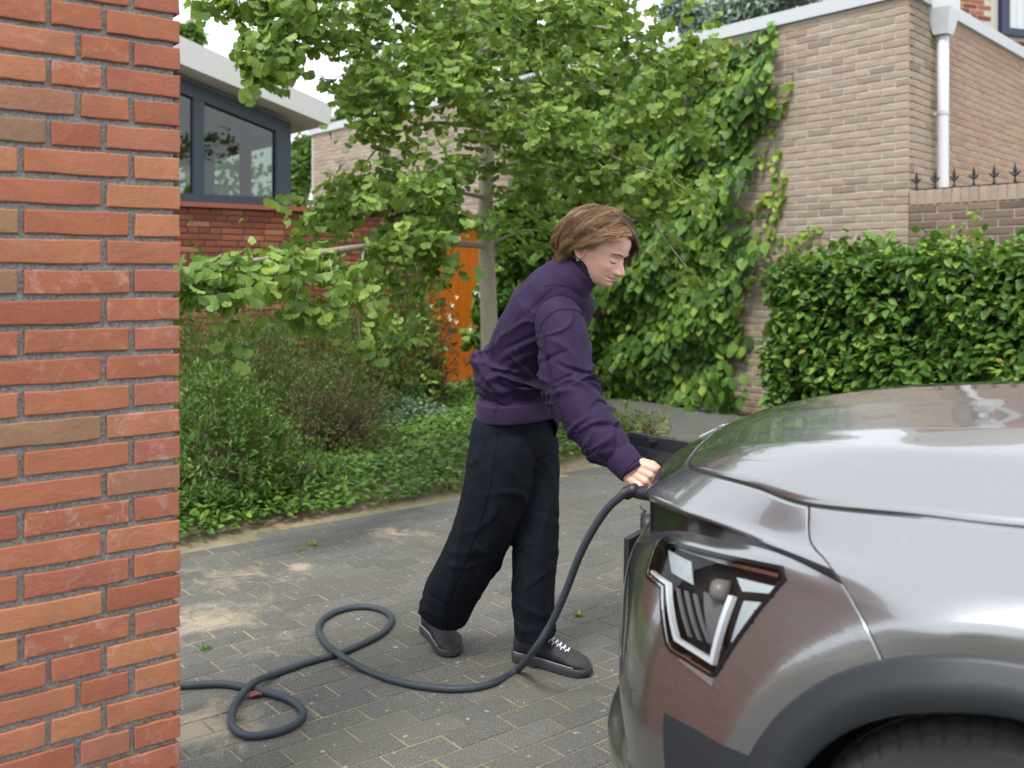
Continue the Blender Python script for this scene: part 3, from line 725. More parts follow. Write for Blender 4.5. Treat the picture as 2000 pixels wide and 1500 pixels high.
# bumper: nose to the fender joint
tb = np.concatenate([np.linspace(0, 4, 110), np.linspace(4, 6, 70)[1:]])
lv, Gb = skin_warped(tb, 'bumper'); Gb = flare(Gb)
LAMP = None
def rows_between(lv, k0, k1): return (lv[:-1] >= KEYS.index(k0) - 1e-6) & (lv[:-1] < KEYS.index(k1) - 1e-6)
cent = lambda G: .25 * (G[:-1, :-1] + G[1:, :-1] + G[:-1, 1:] + G[1:, 1:])
def arch_cut(G):
    c_ = cent(G); ok = np.ones(c_.shape[:2], bool)
    for wc in (WC, WC2):
        r = np.hypot(c_[..., 0] - wc[0], c_[..., 2] - wc[1]); ok &= ~((r < R_IN + .03) & (c_[..., 1] > .5)); ok &= ~((np.abs(c_[..., 0] - wc[0]) < R_IN) & (c_[..., 2] < wc[1]) & (c_[..., 1] > .5))
    return ok

from mathutils.bvhtree import BVHTree
from mathutils.geometry import tessellate_polygon
tall = np.linspace(-1.5, 9.0, 420); _, Gall = skin(tall); Gall = flare(Gall)
_nr, _nc = Gall.shape[:2]
SKIN = BVHTree.FromPolygons([Vector((-p_[0], p_[1], p_[2])) for p_ in Gall.reshape(-1, 3)], [(i*_nc+j, (i+1)*_nc+j, (i+1)*_nc+j+1, i*_nc+j+1) for i in range(_nr-1) for j in range(_nc-1)])
def L3(p): return Vector((-p[0], p[1], p[2]))
LAMP = [L3(p) for p in [(.2663, .5783, .8161), (.2489, .6256, .7639), (.2538, .6423, .7491), (.3068, .6954, .7473), (.3416, .7522, .6623), (.3541, .7604, .6549), (.4541, .8015, .6422), (.4634, .8037, .6467), (.5786, .7901, .8322), (.5673, .775, .8479), (.438, .7166, .8364), (.3519, .6677, .829)]]
LC = sum(LAMP, Vector()) / len(LAMP)
_, LN, _, _ = SKIN.find_nearest(LC)
if LN.x < 0 or LN.y < 0: LN = -LN if (LN.x + LN.y) < 0 else LN
LN = Vector((.62, .74, .25)).normalized()
E1 = (Vector((-1, 0, 0)) - LN * Vector((-1, 0, 0)).dot(LN)).normalized(); E2 = LN.cross(E1); E2 = E2 if E2.z > 0 else -E2
def to2(p): d = p - LC; return (d.dot(E1), d.dot(E2))
def on_skin(x, y, off=0.0, depth=None):
    o_ = LC + E1 * x + E2 * y
    hit = SKIN.ray_cast(o_ + LN * .3, -LN)
    b_ = hit[0] if hit[0] is not None else o_
    return b_ + LN * off
def inset(poly, d):
    n = len(poly); P_ = [Vector(p) for p in poly]; area = sum(P_[i].x * P_[(i+1) % n].y - P_[(i+1) % n].x * P_[i].y for i in range(n)); sg = 1 if area > 0 else -1
    out_ = []
    for i in range(n):
        a, b, c_ = P_[i-1], P_[i], P_[(i+1) % n]
        n1 = Vector((-(b-a).y, (b-a).x)).normalized() * sg; n2 = Vector((-(c_-b).y, (c_-b).x)).normalized() * sg
        m_ = (n1 + n2); k_ = max(.35, m_.length_squared / 2); out_.append(b + m_ * (d / (k_ * 1.0)) * .5 * 2 / 2)
    return [(p.x, p.y) for p in out_]
def patch(name, poly, off, m, parent, thick=0.0, step=.012, mirror=False, depth_fn=None, smooth=True):
    """polygon laid over the bodywork, cut into a fine net so that it follows the curve"""
    bm = bmesh.new(); vs_ = [bm.verts.new((x, y, 0)) for x, y in poly]; bm.faces.new(vs_)
    bmesh.ops.triangulate(bm, faces=bm.faces[:])
    xs = [p[0] for p in poly]; ys = [p[1] for p in poly]
    for ax, lo, hi in ((0, min(xs), max(xs)), (1, min(ys), max(ys))):
        q = lo + step
        while q < hi:
            co = (q, 0, 0) if ax == 0 else (0, q, 0); no = (1, 0, 0) if ax == 0 else (0, 1, 0)
            bmesh.ops.bisect_plane(bm, geom=bm.verts[:] + bm.edges[:] + bm.faces[:], plane_co=co, plane_no=no); q += step
    bmesh.ops.remove_doubles(bm, verts=bm.verts[:], dist=1e-5)
    for v_ in bm.verts:
        v_.co = on_skin(v_.co.x, v_.co.y, off if depth_fn is None else off + depth_fn(v_.co.x, v_.co.y))
    for f_ in bm.faces:
        if f_.normal.dot(LN) < 0: f_.normal_flip()
    if thick:
        r_ = bmesh.ops.extrude_face_region(bm, geom=bm.faces[:]); nv_ = [g for g in r_['geom'] if isinstance(g, bmesh.types.BMVert)]
        for v_ in nv_: v_.co += LN * thick
    bmesh.ops.recalc_face_normals(bm, faces=bm.faces[:])
    if mirror:
        for v_ in bm.verts: v_.co.y *= -1
        bmesh.ops.reverse_faces(bm, faces=bm.faces[:])
    me = bpy.data.meshes.new(name); bm.to_mesh(me); bm.free()
    if smooth and not thick: me.polygons.foreach_set('use_smooth', [True] * len(me.polygons))
    return link(name, me, m, parent)
lamp2 = [to2(p) for p in LAMP]
lamp_in = inset(lamp2, .010)
def in2(x, y, P_):
    c_ = False; n = len(P_)
    for i in range(n):
        a, b = P_[i], P_[(i+1) % n]
        if (a[1] > y) != (b[1] > y) and x < (b[0]-a[0]) * (y-a[1]) / (b[1]-a[1]) + a[0]: c_ = not c_
    return c_

def lamp_hole(G):
    c_ = cent(G); ok = np.ones(c_.shape[:2], bool)
    for i in range(c_.shape[0]):
        for j in range(c_.shape[1]):
            p_ = L3(c_[i, j])
            if (p_ - LC).length < .3 and in2(*to2(p_), lamp_mid): ok[i, j] = False
    return ok
lamp_mid = inset(lamp2, .006)
Gb2 = flange(Gb, 0, 0)
lv2 = np.concatenate([[0, 0], lv])
body_rows = np.ones(len(lv2) - 1, bool); body_rows[2:] &= ~rows_between(lv, 'under', 'strip')
keepb = np.repeat(body_rows[:, None], Gb2.shape[1] - 1, 1) & arch_cut(Gb2) & lamp_hole(Gb2)
Gb3 = flange(Gb2, 1, 1)
keepb3 = np.concatenate([keepb, np.repeat(keepb[:, -1:], 2, 1)], 1)
# unpainted lower corner in front of the wheel
cb = cent(Gb3)
def corner_clad(c_):
    a, v, h = c_[..., 0], c_[..., 1], c_[..., 2]
    return ((v > .70) & (a > .345) & (h < .545 - .0 * a) & (h < .545) & (a > .345 + (h - .46) * -.25)) | ((h < .33) & (a > .2)) | (h < .285)
clad = corner_clad(cb)
def sided(name, G, keep, m, parent):
    o1 = grid_obj(name, G, keep, m, 1, None); mb = MB(); mb.v = [tuple(v_.co) for v_ in o1.data.vertices]; mb.f = [tuple(p_.vertices) for p_ in o1.data.polygons]
    me_ = o1.data; bpy.data.objects.remove(o1); bpy.data.meshes.remove(me_)
    n = len(mb.v); mb.v += [(x, -y, z) for x, y, z in mb.v[:n]]; mb.f += [tuple(i + n for i in reversed(f_)) for f_ in mb.f[:]]
    return mb.build(name, m, parent, True)
# keep the lamp cut only on the left flank's mesh; the right flank gets the mirrored lamp too
bumper = sided('front_bumper', Gb3, keepb3 & ~clad, MAT['paint'], car)
lowc = sided('lower_cladding', Gb3, keepb3 & clad, MAT['cladding'], bumper)
sr_ = np.zeros(len(lv2) - 1, bool); sr_[2:] = rows_between(lv, 'under', 'strip')
sided('grille_bar', Gb3, np.repeat(sr_[:, None], Gb3.shape[1] - 1, 1), MAT['gloss_black'], bumper)
# fenders
SUB0 = dict(SUB)
for k_ in SUB: SUB[k_] = SUB[k_] * 2 if k_ in ('lip2', 'under', 'strip', 'ridge', 'r2', 'mid', 'low') else SUB[k_]
tf = np.linspace(6, 9.6, 330); lvf, Gf = skin_warped(tf, 'fender'); Gf = flare(Gf)
okf = arch_cut(Gf); Gf2 = flange(Gf, 1, 0); okf = np.concatenate([np.repeat(okf[:, :1], 2, 1), okf], 1)
Gf3 = flange(Gf2, 0, 0); okf = np.concatenate([np.repeat(okf[:1], 2, 0), okf], 0)
for sd in (1, -1): grid_obj('fender', Gf3, okf, MAT['paint'], sd)
SUB.update(SUB0)
# doors and tail
tr_ = np.linspace(9.605, NST - 1, 220); lvr, Gr = skin(tr_); Gr = flare(Gr)
okr = arch_cut(Gr)
sided('rear_body', Gr, okr, MAT['paint'], car)
# inner black tub so that gaps and grille look into the dark
tub = MB(); tub.box((-4.1, -.62, .25), (-.34, .62, .80)); tub.build('inner_tub', MAT['dark_gap'], car)
# deck, glasshouse, roof
BP = [(1.25, .80, 1.0), (1.7, .795, .985), (2.8, .80, .985), (3.9, .76, 1.03), (4.25, .62, 1.04)]
RP = [(2.02, .56, 1.50), (2.2, .60, 1.545), (2.8, .62, 1.56), (3.7, .60, 1.52), (4.0, .55, 1.46)]
CW = (1.25, 0, 1.13)
def arc(p, crown): return [Vector((-p[0] + crown[1] * (1 - k_ * k_), p[1] * k_, p[2] + crown[0] * (1 - k_ * k_))) for k_ in np.linspace(-1, 1, 9)]
rows = [arc((1.30, .74, 1.02), (.12, .08)), arc((2.02, .56, 1.50), (.04, .10))]
def strip_obj(name, rows, m, parent, smooth=True):
    V = [v_ for r_ in rows for v_ in r_]; n = len(rows[0])
    return obj(name, V, [(i*n+j, i*n+j+1, (i+1)*n+j+1, (i+1)*n+j) for i in range(len(rows)-1) for j in range(n-1)], m, parent, smooth)
ws = strip_obj('windscreen', rows, MAT['car_glass'], car)
strip_obj('roof', [arc(p, (.03, .02)) for p in RP], MAT['paint'], car)
strip_obj('rear_window', [arc((4.0, .55, 1.46), (.03, -.02)), arc((4.28, .60, 1.05), (.03, -.06))], MAT['car_glass'], car)
for sd in (1, -1):
    strip_obj('side_window', [[Vector((-p[0], p[1] * sd, p[2])) for p in BP], [Vector((-p[0], p[1] * sd, p[2])) for p in RP]], MAT['car_glass'], car, False)
strip_obj('cowl', [arc((1.18, .76, 1.0), (.13, .06)), arc((1.34, .76, 1.0), (.13, .06))], MAT['black_plastic'], car)

# wheel arches, tyres
def side_v(a):
    return float(np.interp(a, [.40, .50, .56, .66, .78, .94, 1.7, 3.0, 3.9, 4.2], [.80, .832, .852, .872, .893, .902, .906, .906, .875, .79]))
def skin_v(a, h):
    if a > 2.0 or h < .21: return side_v(a)
    hit = SKIN.ray_cast(Vector((-a, 1.6, h)), Vector((0, -1, 0))); return hit[0].y if hit[0] is not None else side_v(a)
def arch_ring(wc, sd):
    V = []; F = []; prof = [(R_OUT + .004, -.03), (R_OUT + .002, .004), (R_OUT - .006, .011), (R_OUT - .030, .017), (R_OUT - .036, .0215), (R_IN + .012, .019), (R_IN + .002, .013), (R_IN, .0), (R_IN + .006, -.09)]
    A_ = np.linspace(R(-14), R(194), 90); n = len(prof)
    for an in A_:
        vb = skin_v(wc[0] - (R_OUT + .004) * math.cos(an), wc[1] + (R_OUT + .004) * math.sin(an))
        for r_, dv in prof:
            a = wc[0] - r_ * math.cos(an); h = wc[1] + r_ * math.sin(an)
            V.append((-a, (vb + dv) * sd, h))
    for i in range(len(A_) - 1):
        for j in range(n - 1):
            q = (i*n+j, (i+1)*n+j, (i+1)*n+j+1, i*n+j+1); F.append(q if sd > 0 else q[::-1])
    return obj('wheel_arch', V, F, MAT['cladding'], car, True)
def wheel(wc, sd, steer):
    e = empty('wheel', (-wc[0], sd * .775, .345), 0, car); e.rotation_euler = (0, 0, steer)
    prof = [(.225, .085), (.245, .100), (.275, .108), (.305, .104), (.322, .095), (.334, .082), (.340, .068), (.3415, .055), (.334, .0535), (.334, .0475), (.343, .046), (.344, .022), (.336, .0205), (.336, .0145), (.345, .013), (.345, -.013), (.336, -.0145), (.336, -.0205), (.344, -.022), (.343, -.046), (.334, -.0475), (.334, -.0535), (.3415, -.055), (.334, -.082), (.305, -.104), (.225, -.085)]
    n = 220; V = []; F = []; k_ = len(prof)
    for i in range(n):
        an = 2 * math.pi * i / n
        for (r_, y) in prof:
            rr = r_ - (.0045 if (i % 4 == 0 and r_ > .318 and abs(y) > .05 and abs(y) < .1) else 0)
            V.append((math.cos(an) * rr, y * sd, math.sin(an) * rr))
    for i in range(n):
        for j in range(k_ - 1):
            q = (i*k_+j, ((i+1) % n)*k_+j, ((i+1) % n)*k_+j+1, i*k_+j+1); F.append(q if sd > 0 else q[::-1])
    obj('tyre', V, F, MAT['tyre'], e, False)
    rm_ = MB()
    pr = [(.0, .05), (.05, .055), (.06, .045), (.20, .06), (.222, .085), (.228, .08), (.228, -.08)]; V = []; F = []; n = 60
    for i in range(n):
        an = 2 * math.pi * i / n
        for j, (r_, y) in enumerate(pr):
            yy = y - (.045 if j == 3 and (i // 3) % 4 == 0 else 0); V.append((math.cos(an)*r_, yy*sd, math.sin(an)*r_))
    for i in range(n):
        for j in range(len(pr)-1): F.append((i*7+j, ((i+1) % n)*7+j, ((i+1) % n)*7+j+1, i*7+j+1))
    obj('rim', V, F, MAT['rim'], e, False)
for wc in (WC, WC2):
    for sd in (1, -1):
        arch_ring(wc, sd); wheel(wc, sd, R(-6) if wc is WC else 0)
        lin = MB(); A_ = np.linspace(R(-10), R(190), 30)
        for an in A_:
            for dv in (.90, .55): lin.v.append((-(wc[0] - (R_IN + .012) * math.cos(an)), (min(dv, side_v(wc[0] - R_IN * math.cos(an)) - .01)) * sd, wc[1] + (R_IN + .012) * math.sin(an)))
        lin.f = [(2*i, 2*i+1, 2*i+3, 2*i+2) for i in range(len(A_)-1)]
        lin.build('wheel_well', MAT['dark_gap'], car)

# headlamps (left built, right mirrored)
DRL = [to2(L3(p)) for p in [(.2569, .6391, .7591), (.3138, .6942, .7581), (.3552, .7554, .6775), (.4439, .7944, .6651), (.4672, .7682, .7802)]]
def ribbon(pts, w0, w1):
    P_ = [Vector(p) for p in pts]; n = len(P_); Lf = []; Rt = []
    for i, p in enumerate(P_):
        d1 = (P_[i] - P_[i-1]).normalized() if i else None; d2 = (P_[i+1] - P_[i]).normalized() if i < n-1 else None
        d = (d1 + d2).normalized() if d1 and d2 else (d1 or d2); nn = Vector((-d.y, d.x)); k_ = 1.0
        if d1 and d2: k_ = 1 / max(.5, nn.dot(Vector((-d1.y, d1.x))))
        w_ = (w0 + (w1 - w0) * i / (n-1)) / 2 * k_
        Lf.append(p + nn * w_); Rt.append(p - nn * w_)
    return Lf, Rt
def lamp_at(*pts): return [to2(L3(p)) for p in pts]
def seg_patches(name, pts, w0, w1, off, m, parent, thick, mirror):
    Lf, Rt = ribbon(pts, w0, w1); mb = MB(); n = 0
    V = []; F = []
    for i in range(len(pts) - 1):
        for k_ in range(7 if i < len(pts) - 2 else 8):
            f_ = k_ / 7
            V.append((Lf[i].lerp(Lf[i+1], f_), Rt[i].lerp(Rt[i+1], f_)))
    W3 = []
    for l_, r_ in V:
        a, b = on_skin(l_.x, l_.y, off), on_skin(r_.x, r_.y, off); W3 += [a, b, b + LN * -thick, a + LN * -thick]
    n = len(V)
    for i in range(n - 1):
        for j in range(4): F.append((i*4+j, i*4+(j+1) % 4, (i+1)*4+(j+1) % 4, (i+1)*4+j))
    F += [(0, 1, 2, 3), ((n-1)*4+3, (n-1)*4+2, (n-1)*4+1, (n-1)*4)]
    if mirror: W3 = [Vector((p.x, -p.y, p.z)) for p in W3]
    return obj(name, W3, F, m, parent)
def headlamp(mirror):
    mk = (lambda p: Vector((p.x, -p.y, p.z))) if mirror else (lambda p: p)
    def up(pts, n=8):
        P_ = []
        for i in range(len(pts)):
            a, b = Vector(pts[i]), Vector(pts[(i+1) % len(pts)])
            for k_ in range(n): P_.append(a.lerp(b, k_ / n))
        return P_
    o_, i_ = up(inset(lamp2, -.0045)), up(lamp_in); n = len(o_); V = []
    for p in o_: V.append(mk(on_skin(p.x, p.y, -.004)))
    for p in o_: V.append(mk(on_skin(p.x, p.y, .0035)))
    for p in i_: V.append(mk(on_skin(p.x, p.y, .0030)))
    for p in i_: V.append(mk(on_skin(p.x, p.y, -.045)))
    F = [(k_*n+i, k_*n+(i+1) % n, (k_+1)*n+(i+1) % n, (k_+1)*n+i) for k_ in range(3) for i in range(n)]
    hl = obj('headlight', V, F, MAT['gloss_black'], car)
    patch('housing', inset(lamp2, .002), -.045, MAT['lamp_dark'], hl, mirror=mirror)
    seg_patches('light_strip', DRL, .0045, .0105, -.003, MAT['lamp_white'], hl, .010, mirror)
    # chrome brow under the top edge
    seg_patches('chrome_brow', lamp_at((.285, .590, .810), (.352, .660, .818), (.438, .712, .822), (.560, .774, .832)), .006, .007, -.006, MAT['chrome'], hl, .006, mirror)
    patch('reflector', lamp_at((.4926, .779, .779), (.5440, .7955, .788), (.4751, .8015, .682)), -.012, MAT['reflector'], hl, thick=.004, mirror=mirror)
    patch('upper_mirror', lamp_at((.47, .745, .808), (.555, .785, .815), (.55, .788, .803), (.482, .768, .792)), -.012, MAT['reflector'], hl, mirror=mirror)
    # projector: short barrel facing ahead
    c0 = on_skin(*lamp_at((.435, .735, .775))[0], -.030); pj = MB(); pj.tube([c0 + Vector((-.01, 0, 0)), c0 + Vector((.015, 0, 0)), c0 + Vector((.022, 0, 0))], [.021, .021, .017], 24)
    if mirror: pj.v = [(x, -y, z) for x, y, z in pj.v]
    shade(pj.build('projector', MAT['projector'], hl))
    patch('inner_screen', lamp_at((.290, .615, .800), (.355, .675, .802), (.375, .705, .768), (.312, .665, .772)), -.020, MAT['reflector'], hl, thick=.003, mirror=mirror)
    for k_ in range(3):
        f_ = k_ * .0165
        patch('fin', lamp_at((.333 + f_, .690 + f_ * .5, .752), (.341 + f_, .694 + f_ * .5, .752), (.378 + f_, .762 + f_ * .4, .688), (.370 + f_, .758 + f_ * .4, .688)), -.022 - k_ * .006, MAT['lamp_grey'], hl, thick=.004, mirror=mirror)
    patch('shelf', lamp_at((.392, .71, .760), (.445, .745, .762), (.435, .785, .684), (.408, .772, .688)), -.036, MAT['lamp_grey'], hl, thick=.004, mirror=mirror)
    seg_patches('edge_line', [lamp_in[i] for i in (0, 1, 2, 3, 4, 5, 6)], .0016, .0022, .0034, MAT['chrome'], hl, .003, mirror)
    patch('cover', lamp_in, .0022, MAT['clear_cover'], hl, mirror=mirror)
    # silver strip standing in for the lit facet of paint under the lamp
    seg_patches('lower_facet', lamp_at((.375, .7725, .648), (.415, .789, .6415), (.4575, .8055, .634)), .004, .014, .003, MAT['rim'], hl, .006, mirror)
headlamp(False); headlamp(True)

# dark tubes laid along the panel gaps in place of their shade
for sd in (1, -1):
    q = station_curve('shut', np.linspace(0, 9.6, 160)); mb = MB(); mb.tube([(-p_[0], p_[1] * sd, p_[2] - .0022) for p_ in q], .0026, 6, False); mb.build('hood_gap_shade', MAT['dark_gap'], car)
    q = skin_warped(np.array([6.0, 6.05]), 'fender')[1]; q = flare(q)[:, 0]; q = q[np.hypot(q[:, 0] - WC[0], q[:, 2] - WC[1]) > R_OUT]; q = q[q[:, 2] > .5]; mb = MB(); mb.tube([(-p_[0] + .0, (p_[1] - .0022) * sd, p_[2] - .0012) for p_ in q], .0024, 6, False); mb.build('fender_gap_shade', MAT['dark_gap'], car)
# badge at the leading edge of the hood
bd = MB()
for k_, (v0, v1) in enumerate(((-.062, -.050), (-.030, -.018), (-.004, .008), (.022, .034), (.050, .062))):
    ps = []
    for q in (0, 1):
        for vv_ in (v0, v1):
            a = .150 + .035 * q + (0.008 if k_ % 2 else 0); ps.append(Vector((-a, vv_ + .01 * q * (1 if k_ % 2 else -1), float(hood_h(np.array([a]), np.array([vv_]))[0]) + .0035)))
    bd.prism([ps[0], ps[1], ps[3], ps[2]], (0, 0, .004))
bd.build('badge', MAT['chrome'], car)
# number plate carrier, seen almost edge-on
mb = MB(); mb.obox((.012, -.10, .62), (.007, 0, .0015), (0, .26, 0), (-.001, 0, .058)); pl_ = mb.build('number_plate', MAT['black_plastic'], car)
mb = MB(); mb.obox((.0205, -.10, .622), (.0012, 0, .0003), (0, .248, 0), (-.001, 0, .05)); MAT['plate'] = m_plain('plate_yellow', (.62, .44, .04), .4, 0, 30, .05, 0); mb.build('plate_face', MAT['plate'], pl_)

# charging port with its flap swung open, dust cap on a coiled cord
pc = L3((.055, -.115, .742))
mb = MB(); mb.tube([pc + Vector((-.02, 0, 0)), pc + Vector((.045, 0, 0))], .062, 28); port = shade(mb.build('charging_port', MAT['black_plastic'], car))
mb = MB(); mb.tube([pc + Vector((.046, 0, 0)), pc + Vector((.052, 0, 0))], .038, 24); mb.build('socket', MAT['dark_gap'], port)
fo = [L3((.03, -.205, .700)), L3((-.075, -.268, .700)), L3((-.185, -.292, .712)), L3((-.228, -.292, .76)), L3((-.224, -.289, .862)), L3((-.200, -.283, .876)), L3((-.03, -.215, .876)), L3((.045, -.185, .876))]
flp = MB(); flp.prism(fo, Vector((.008, -.024, 0))); flap = flp.build('charging_flap', MAT['black_plastic'], car)
fc = sum(fo, Vector()) / len(fo); fi = [fc.lerp(p, .62) + Vector((-.0, .006, -.006)) for p in fo]
mb = MB(); mb.prism(fi, Vector((-.003, .012, 0))); mb.build('flap_pad', MAT['cladding'], flap)
mb = MB(); mb.prism([p + Vector((.0082, -.0245, 0)) for p in fo], Vector((.001, -.004, 0))); mb.build('flap_skin', MAT['paint'], flap)
mb = MB(); mb.obox(fo[6].lerp(fo[5], .45) + Vector((0, .006, -.008)), (.012, .005, 0), (-.003, .007, 0), (0, 0, .006)); mb.build('latch', MAT['dark_gap'], flap)
capc = car_w(-.035, -.02, .655); ci = CARM.inverted()
cc_ = L3((-.032, -.03, .665)); mb = MB(); mb.tube([cc_ + Vector((-.012, -.008, 0)), cc_ + Vector((.006, .004, 0)), cc_ + Vector((.016, .010, 0))], [.034, .036, .028], 20); dc = shade(mb.build('dust_cap', MAT['black_plastic'], car))
co = []; p0_, p1_ = L3((-.072, -.085, .705)), L3((-.062, -.085, .572))
for i in range(90):
    f_ = i / 89; p = p0_.lerp(p1_, f_); an = f_ * 2 * math.pi * 5.5; co.append(p + Vector((math.cos(an) * .0065, math.sin(an) * .0065, 0)))
mb = MB(); mb.tube(co, .0024, 6); mb.build('coiled_cord', MAT['black_plastic'], dc)
# ------------------------------------------------------------------ person
person = tag(empty('person', (0.0, 3.5, 0)), 'person in purple bomber jacket and wide black trousers bending to plug in the car', 'person')
PO = Vector((0.0, 3.5, 0))
def Lp(v): return v - PO                                          # into the person's local space

_yw, _pt = R(34), R(29)
def face_pt(f, r, u):
    F_ = Vector((math.cos(_yw) * math.cos(_pt), -math.sin(_yw) * math.cos(_pt), -math.sin(_pt))); U_ = Vector((math.cos(_yw) * math.sin(_pt), -math.sin(_yw) * math.sin(_pt), math.cos(_pt))); R_ = Vector((-math.sin(_yw), -math.cos(_yw), 0))
    return at(1146, 491, 3.19) - Vector((-.423, -.906, 0.)) * .072 + F_ * f + R_ * r + U_ * u
def m_cloth(name, col, col2, rough, weave=900., fuzz=.2, spec=.3):
    t = NT(name); o = t.coord(); n = t.noise(o, 14, 4); wv = t.noise(o, weave, 2, .5)
    c = t.mixc(n, col, col2)
    return t.end(t.bsdf(c, rough, t.bump(wv, .25, .001), Sheen_Weight=fuzz, Sheen_Roughness=.4, Specular_IOR_Level=spec))
MAT['jacket'] = m_cloth('purple_nylon_cotton', (.0185, .0090, .033), (.0235, .0118, .041), .72, fuzz=.03, spec=.18)
MAT['rib'] = m_cloth('purple_rib_knit', (.021, .009, .035), (.027, .012, .043), .85, fuzz=.06)
MAT['trousers'] = m_cloth('black_twill', (.0058, .0074, .0120), (.0080, .0102, .0165), .85, fuzz=.0, spec=.12)
MAT['black_knit'] = m_cloth('black_knit', (.010, .009, .010), (.014, .012, .013), .9, fuzz=.3)
t = NT('skin'); o_ = t.coord(); n = t.noise(o_, 26, 4); n2 = t.noise(o_, 500, 2)
c = t.mixc(t.mapr(n, .3, .7), (.56, .335, .255), (.62, .385, .30))
cheek = None
for pf in ((.075, .048, -.012), (.075, -.048, -.012), (.128, 0, -.012), (-.012, .078, .0)):
    v = t.n('ShaderNodeVectorMath', operation='DISTANCE'); t.l(t.pos(), v.inputs[0]); v.inputs[1].default_value = face_pt(*pf)
    k_ = t.mapr(v.outputs['Value'], .008, .034, .55, 0); cheek = k_ if cheek is None else t.math('MAXIMUM', cheek, k_)
c = t.mixc(t.math('MULTIPLY', cheek, t.mapr(n, .2, .8, .5, 1.)), c, (.56, .22, .18))
MAT['skin'] = t.end(t.bsdf(c, .48, t.bump(n2, .08, .001), Subsurface_Weight=.25, Subsurface_Radius=(.012, .005, .003), Subsurface_Scale=.5, Specular_IOR_Level=.4))
MAT['lips'] = m_plain('lips', (.46, .17, .15), .4, 0, 60, .1, .1)
t = NT('brown_hair'); at_ = t.n('ShaderNodeAttribute', attribute_name='tone'); r_ = at_.outputs['Fac']; c = t.ramp(r_, [(0, (.075, .038, .018)), (.35, (.17, .092, .042)), (.7, (.27, .155, .072)), (1, (.40, .25, .125))])
MAT['hair'] = t.end(t.bsdf(c, .42, None, Specular_IOR_Level=.5, Anisotropic=.5))
MAT['hair_base'] = m_plain('hair_base', (.10, .052, .026), .6, 0, 90, .4, .5, .003)
MAT['brow'] = m_plain('brow_hair', (.10, .055, .03), .7, 0, 90, .3, 0)
MAT['lash'] = m_plain('lash', (.03, .02, .015), .7, 0, 90, .3, 0)
MAT['shoe'] = m_plain('black_shoe_upper', (.014, .016, .021), .7, 0, 260, .35, .5, .002)
MAT['toe_cap'] = m_plain('worn_toe_rubber', (.028, .024, .021), .75, 0, 120, .35, .4, .002)
MAT['sole'] = m_plain('grey_sole_rubber', (.030, .034, .040), .6, 0, 160, .2, .3, .002)
MAT['lace'] = m_plain('white_lace', (.62, .63, .66), .8, 0, 700, .15, .4, .001)

def resample(keys, n):
    K = np.array(keys, float); return spline(K, n)
def loft_grid(keys, n, m, ref, ref_keys=None):
    """keys: (x,y,z,ra,rb). ra runs along ref made square to the path, rb across it -> grid (n,m,3), outward normals, (u,theta)"""
    K = resample(keys, n); C = K[:, :3]; T = np.gradient(C, axis=0); T /= np.linalg.norm(T, axis=1, keepdims=True)
    ref = np.asarray(ref, float); ref = np.tile(ref, (n, 1)) if ref.ndim == 1 else ref
    e1 = ref - T * np.sum(ref * T, 1, keepdims=True); e1 /= np.linalg.norm(e1, axis=1, keepdims=True); e2 = np.cross(T, e1)
    th = np.linspace(0, 2 * np.pi, m, endpoint=False)
    cs, sn = np.cos(th), np.sin(th)
    G = C[:, None] + e1[:, None] * (K[:, 3:4] * cs)[..., None] + e2[:, None] * (K[:, 4:5] * sn)[..., None]
    N = e1[:, None] * (cs / np.maximum(K[:, 3:4], 1e-4))[..., None] + e2[:, None] * (sn / np.maximum(K[:, 4:5], 1e-4))[..., None]
    N /= np.linalg.norm(N, axis=2, keepdims=True)
    seg = np.r_[0, np.cumsum(np.linalg.norm(np.diff(C, axis=0), axis=1))]
    return G, N, seg, th
def grid_mesh(name, G, m, parent, cap0=True, cap1=True, smooth=True, ngroup=None):
    n, k = G.shape[:2]; V = [tuple(p - np.array(PO)) for p in G.reshape(-1, 3)]; F = []
    for i in range(n - 1):
        for j in range(k): F.append((i*k + j, i*k + (j+1) % k, (i+1)*k + (j+1) % k, (i+1)*k + j))
    if cap0: F.append(tuple(reversed(range(k))))
    if cap1: F.append(tuple((n-1)*k + j for j in range(k)))
    return obj(name, V, F, m, parent, smooth)
class Wob:
    """smooth pseudo-random field"""
    def __init__(s, seed, n=10, fmax=3.):
        r = np.random.default_rng(seed); s.k = r.normal(0, fmax, (n, 3)); s.p = r.uniform(0, 6.28, n); s.a = r.uniform(.4, 1, n); s.a /= s.a.sum()
    def __call__(s, P): return np.sum(s.a * np.sin(P @ s.k.T + s.p), -1)
def folds(P, direc, freq, warp, seed, sharp=1.6, wf=6.):
    """ridged folds: crests run square to direc"""
    w1, w2 = Wob(seed, 8, wf), Wob(seed + 1, 8, wf * .8)
    ph = (P @ np.asarray(direc, float)) * freq + warp * w1(P)
    r = 1 - np.abs(np.sin(ph * np.pi))
    return (r ** sharp - .35) * np.clip(.55 + 1.3 * w2(P), 0, 1.3)
